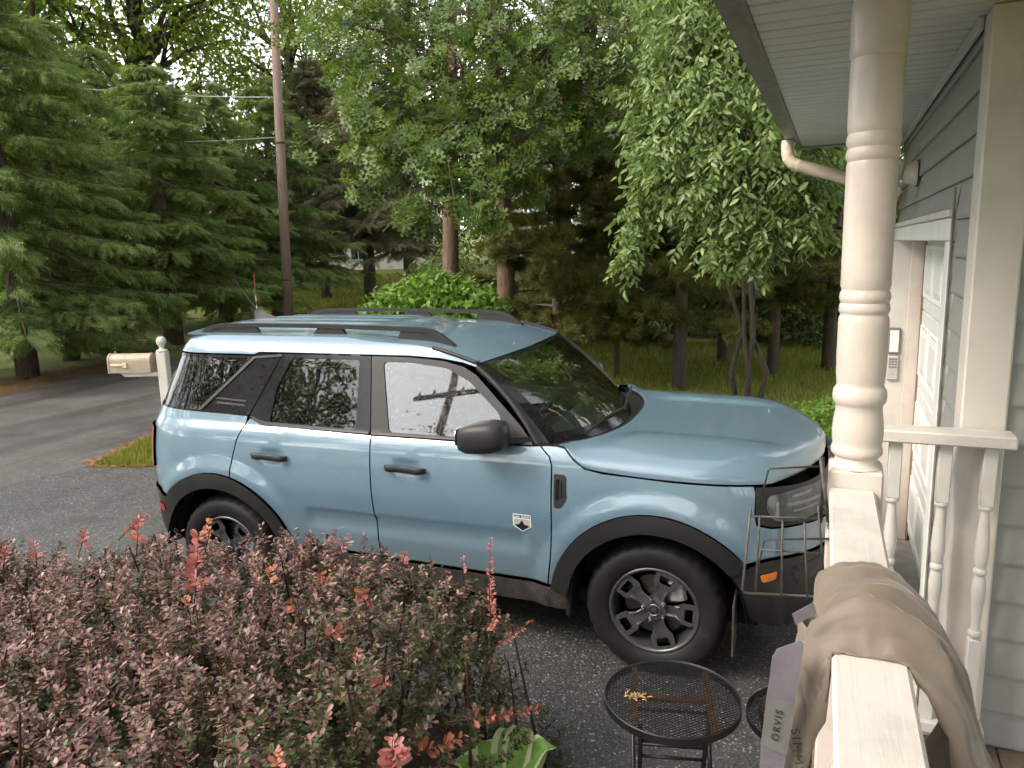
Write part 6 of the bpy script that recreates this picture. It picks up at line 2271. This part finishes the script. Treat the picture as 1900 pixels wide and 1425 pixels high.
# ================================================================ barberry shrub in the foreground
def barberry():
    global rng
    rng = np.random.default_rng(101)
    BX, BY = -2.6, 1.5
    T = thing('barberry_shrub', 'large clipped barberry hedge with small purple brown leaves and coral shoots', 'shrub', (BX, BY, .02))
    def top(x, y):
        """height of the clipped surface"""
        ex = smoothstep(-x, .90, 1.32)
        ey = smoothstep(2.88 - .18 * smoothstep(-x, 2.2, 3.8) - y, 0, .36)
        h = .93 + .045 * np.sin(2.1 * x + 1.0) * np.cos(1.7 * y) + .03 * np.sin(5.3 * x + 2 * y)
        h = h - .13 * smoothstep(-x, 2.5, 3.4) + .085 * np.exp(-((x + 2.3) / .5) ** 2 - ((y - 2.45) / .5) ** 2) - .10 * np.exp(-((x + 1.5) / .28) ** 2 - ((y - 1.9) / .5) ** 2)
        return h * np.sqrt(ex) * np.sqrt(ey)
    n = 6200
    x, y = rng.uniform(-5.6, -.94, n), rng.uniform(.45, 2.86, n)
    keep = rng.random(n) < np.clip((-x - .85) / .55, .16, 1)
    x, y = x[keep], y[keep]
    n = len(x)
    h = top(x, y)
    depth = rng.random(n) ** 1.7 * .42
    z1 = np.maximum(h - depth + rng.normal(size=n) * .018, .06)
    tipP = np.column_stack([x, y, z1])
    grad = np.column_stack([(top(x + .05, y) - top(x - .05, y)) / .1, (top(x, y + .05) - top(x, y - .05)) / .1])
    up = norm(np.column_stack([-np.clip(grad, -1.5, 1.5) * .6, np.ones(n)]) + .45 * rnd_unit(n))
    L = rng.uniform(.07, .17, n)
    # twigs
    pts = []
    st = MB()
    for i in range(0, n, 3):
        a, b = tipP[i] - up[i] * L[i], tipP[i]
        st.tube([a - np.array([BX, BY, .02]), b - np.array([BX, BY, .02])], [.0022, .0012], 3, caps=False)
    # main stems from the ground
    for i in range(560):
        e = tipP[rng.integers(n)]
        if e[2] < .35:
            continue
        g = np.array([e[0] + rng.normal() * .12, e[1] + rng.normal() * .12, .0])
        mid = (g + e) / 2 + rng.normal(size=3) * .05
        st.tube([g - np.array([BX, BY, .02]), mid - np.array([BX, BY, .02]), e - np.array([BX, BY, .02])], [.0085, .0065, .0032], 5, caps=False)
    M['stem'] = simple('reddish_stem', (.060, .026, .020), .7, 0, .3, .4, 40)
    st.build('stems', M['stem'], T, True)
    # leaves in little rosettes along each twig
    nodes = 11
    per = 4
    idx = np.repeat(np.arange(n), nodes * per)
    m = len(idx)
    t = np.tile(np.repeat((np.arange(nodes) + .5) / nodes, per), n)
    P = tipP[idx] - up[idx] * (L[idx] * (1 - t))[:, None] + rng.normal(size=(m, 3)) * .006
    side = norm(np.cross(up[idx], rnd_unit(m)))
    D = side + up[idx] * rng.uniform(-.1, .9, m)[:, None]
    N = norm(up[idx] + np.array([0, 0, .8]) + .7 * rnd_unit(m))
    S = .0255 * (.55 + .65 * rng.random(m))
    rel = P - np.array([BX, BY, .02])
    dz = top(P[:, 0], P[:, 1]) - P[:, 2]
    gp_ = np.clip(.12 + .9 * smoothstep(dz, .07, .28) + .55 * smoothstep(P[:, 0], -2.0, -1.2), 0, .95)
    green = rng.random(m) < gp_ * .85
    M['barb'] = leaf_mat('barberry_leaves', [(.070, .034, .038), (.13, .060, .058), (.25, .118, .100), (.15, .070, .066), (.36, .19, .155), (.12, .082, .060), (.48, .295, .23)], .18, .42, None, .55)
    M['barb_g'] = leaf_mat('barberry_green_leaves', [(.045, .068, .022), (.075, .10, .032), (.105, .095, .048), (.07, .12, .035)], .3, .45)
    scatter('leaves', SPOON, rel[~green], D[~green], N[~green], S[~green], M['barb'], T)
    o = scatter('green_leaves', SPOON, rel[green], D[green], N[green], S[green], M['barb_g'], T)
    # coral shoots standing out of the clipped surface
    M['coral'] = leaf_mat('coral_leaves', [(.36, .105, .10), (.45, .15, .135), (.50, .18, .14), (.32, .11, .105)], .35, .4)
    M['coral_o'] = leaf_mat('orange_leaves', [(.46, .16, .085), (.52, .20, .10), (.40, .13, .09)], .35, .4)
    shoots = [(362, 1085, 368, 990, 2.75, .052, 0), (255, 1005, 258, 962, 3.25, .040, 0), (66, 1035, 62, 1005, 3.5, .036, 0), (150, 1015, 158, 985, 3.4, .036, 0), (240, 985, 275, 955, 3.3, .030, 0), (383, 1000, 388, 955, 3.0, .030, 1), (655, 1090, 690, 1120, 2.6, .046, 0), (912, 1130, 910, 998, 2.62, .026, 0), (748, 1045, 752, 1025, 2.75, .026, 0), (860, 1062, 858, 1034, 2.7, .020, 0), (935, 1190, 990, 1150, 2.55, .020, 1),
              (890, 1332, 992, 1318, 2.3, .034, 0), (735, 1425, 728, 1372, 1.95, .060, 0), (780, 1395, 850, 1370, 2.2, .048, 1), (500, 1080, 505, 1050, 2.5, .030, 1), (520, 1130, 545, 1120, 2.4, .034, 0), (635, 1025, 640, 1000, 2.8, .022, 0), (8, 1040, 12, 1015, 3.6, .030, 0), (350, 1130, 345, 1110, 2.4, .026, 1), (610, 1180, 640, 1165, 2.3, .034, 0), (690, 1280, 720, 1262, 2.2, .036, 0), (515, 1420, 512, 1395, 1.8, .030, 1), (660, 1230, 665, 1205, 2.3, .026, 0), (905, 1170, 925, 1140, 2.55, .022, 1), (590, 1065, 612, 1075, 2.6, .030, 1)]
    for k, (x0, y0, x1, y1, r_, ls, kind) in enumerate(shoots):
        a, b = spot3(x0, y0, r_), spot3(x1, y1, r_ - .02)
        a = a - (b - a) * .6
        o0 = np.array([BX, BY, .02])
        c = (a + b) / 2 + rng.normal(size=3) * .006
        sh = MB().tube([a - o0, c - o0, b - o0], [.0024, .0018, .0009], 5).build('shoot', M['stem'], T, True)
        Ls = np.linalg.norm(b - a)
        nn = max(7, int(Ls / .011))
        t = np.sort(rng.random(nn * 2)) * .72 + .30
        t = np.clip(t, 0, 1.02)
        ax = norm(b - a)
        Pp = a + (b - a) * t[:, None] - o0
        sd = norm(np.cross(np.tile(ax, (len(t), 1)), rnd_unit(len(t))))
        Dd = sd + ax * .55
        lf = scatter('leaves', SPOON, Pp, Dd, norm(ax + .6 * rnd_unit(len(t)) + np.array([0, -.5, .3])), ls * (1.15 - .6 * t) * (.7 + .5 * rng.random(len(t))), M['coral_o' if kind else 'coral'], sh, None)
barberry()

# ---- hosta
def hosta():
    global rng
    rng = np.random.default_rng(111)
    T = thing('hosta', 'variegated hosta with pale edged leaves below the barberry', 'plant', (-1.10, 2.36, .02))
    q = NT('hosta_leaf')
    tc = q.n('ShaderNodeTexCoord')
    sp_ = q.n('ShaderNodeSeparateXYZ')
    q.l(tc.outputs['UV'], sp_.inputs[0])
    v = q.coord('UV', (3, 26, 1))
    edge = q.ramp(sp_.outputs[0], [(.60, 0.0), (.78, 1.0)])
    f = q.math('ADD', edge, q.math('MULTIPLY', q.math('SUBTRACT', q.noise(q.coord('UV', (2, 9, 1)), 2.0, 3), .5), .9))
    f = q.ramp(f, [(.42, 0.0), (.58, 1.0)])
    g = q.ramp(q.noise(v, 1.0, 3), [(.3, (.16, .32, .06)), (.7, (.27, .45, .12))])
    q.base(q.mix(f, g, (.62, .66, .38))).set(Roughness=.4)
    tr = q.n('ShaderNodeBsdfTranslucent')
    q.l(q.mix(f, g, (.62, .66, .38)), tr.inputs[0])
    ms = q.n('ShaderNodeMixShader')
    ms.inputs[0].default_value = .3
    q.l(q.b.outputs[0], ms.inputs[1]); q.l(tr.outputs[0], ms.inputs[2]); q.l(ms.outputs[0], q.out.inputs['Surface'])
    for k, (az_, el, L, hgt) in enumerate([(62, 20, .20, .16), (20, 8, .18, .10), (100, 30, .19, .17), (140, 35, .17, .14), (180, 30, .18, .13), (230, 25, .18, .10), (-20, 15, .18, .10), (80, 50, .16, .20), (40, 35, .17, .20), (-60, 20, .17, .1), (120, 12, .18, .08), (45, 5, .17, .06)]):
        a = R(az_)
        d = np.array([math.cos(a), math.sin(a), 0])
        s = np.array([-d[1], d[0], 0])
        nI, nJ = 13, 9
        vs, fs, uv = [], [], []
        for i in range(nI):
            t = i / (nI - 1)
            w = .36 * L * 1.15 * math.sin(math.pi * min(1, t ** .72)) * (1 if t < 1 else 0) + .001
            for j in range(nJ):
                c = (j / (nJ - 1)) * 2 - 1
                q_ = d * (.05 + L * t * math.cos(R(el) - t * .7)) + s * w * c
                zz_ = hgt * min(1, .35 + t) + L * .45 * math.sin(math.pi * .75 * t) * math.sin(R(el) + .2) - .10 * L * t * t + .20 * w * c * c + .006 * math.sin(9 * t + 3 * c)
                vs.append((q_[0], q_[1], zz_))
                uv.append((abs(c), t))
        for i in range(nI - 1):
            for j in range(nJ - 1):
                fs.append((i * nJ + j, (i + 1) * nJ + j, (i + 1) * nJ + j + 1, i * nJ + j + 1))
        me = mesh_py('leaf', vs, fs, True)
        ul = me.uv_layers.new(name='UVMap')
        li = np.zeros(len(me.loops), np.int32)
        me.loops.foreach_get('vertex_index', li)
        ul.data.foreach_set('uv', np.array(uv)[li].ravel())
        lf = obj_from('leaf', me, q.m, T)
        MB().tube([(0, 0, 0), tuple(np.array(vs[nJ // 2]) * np.array([.5, .5, .7])), vs[nJ // 2]], [.005, .004, .003], 5).build('stalk', M['grass'], lf, True)
hosta()
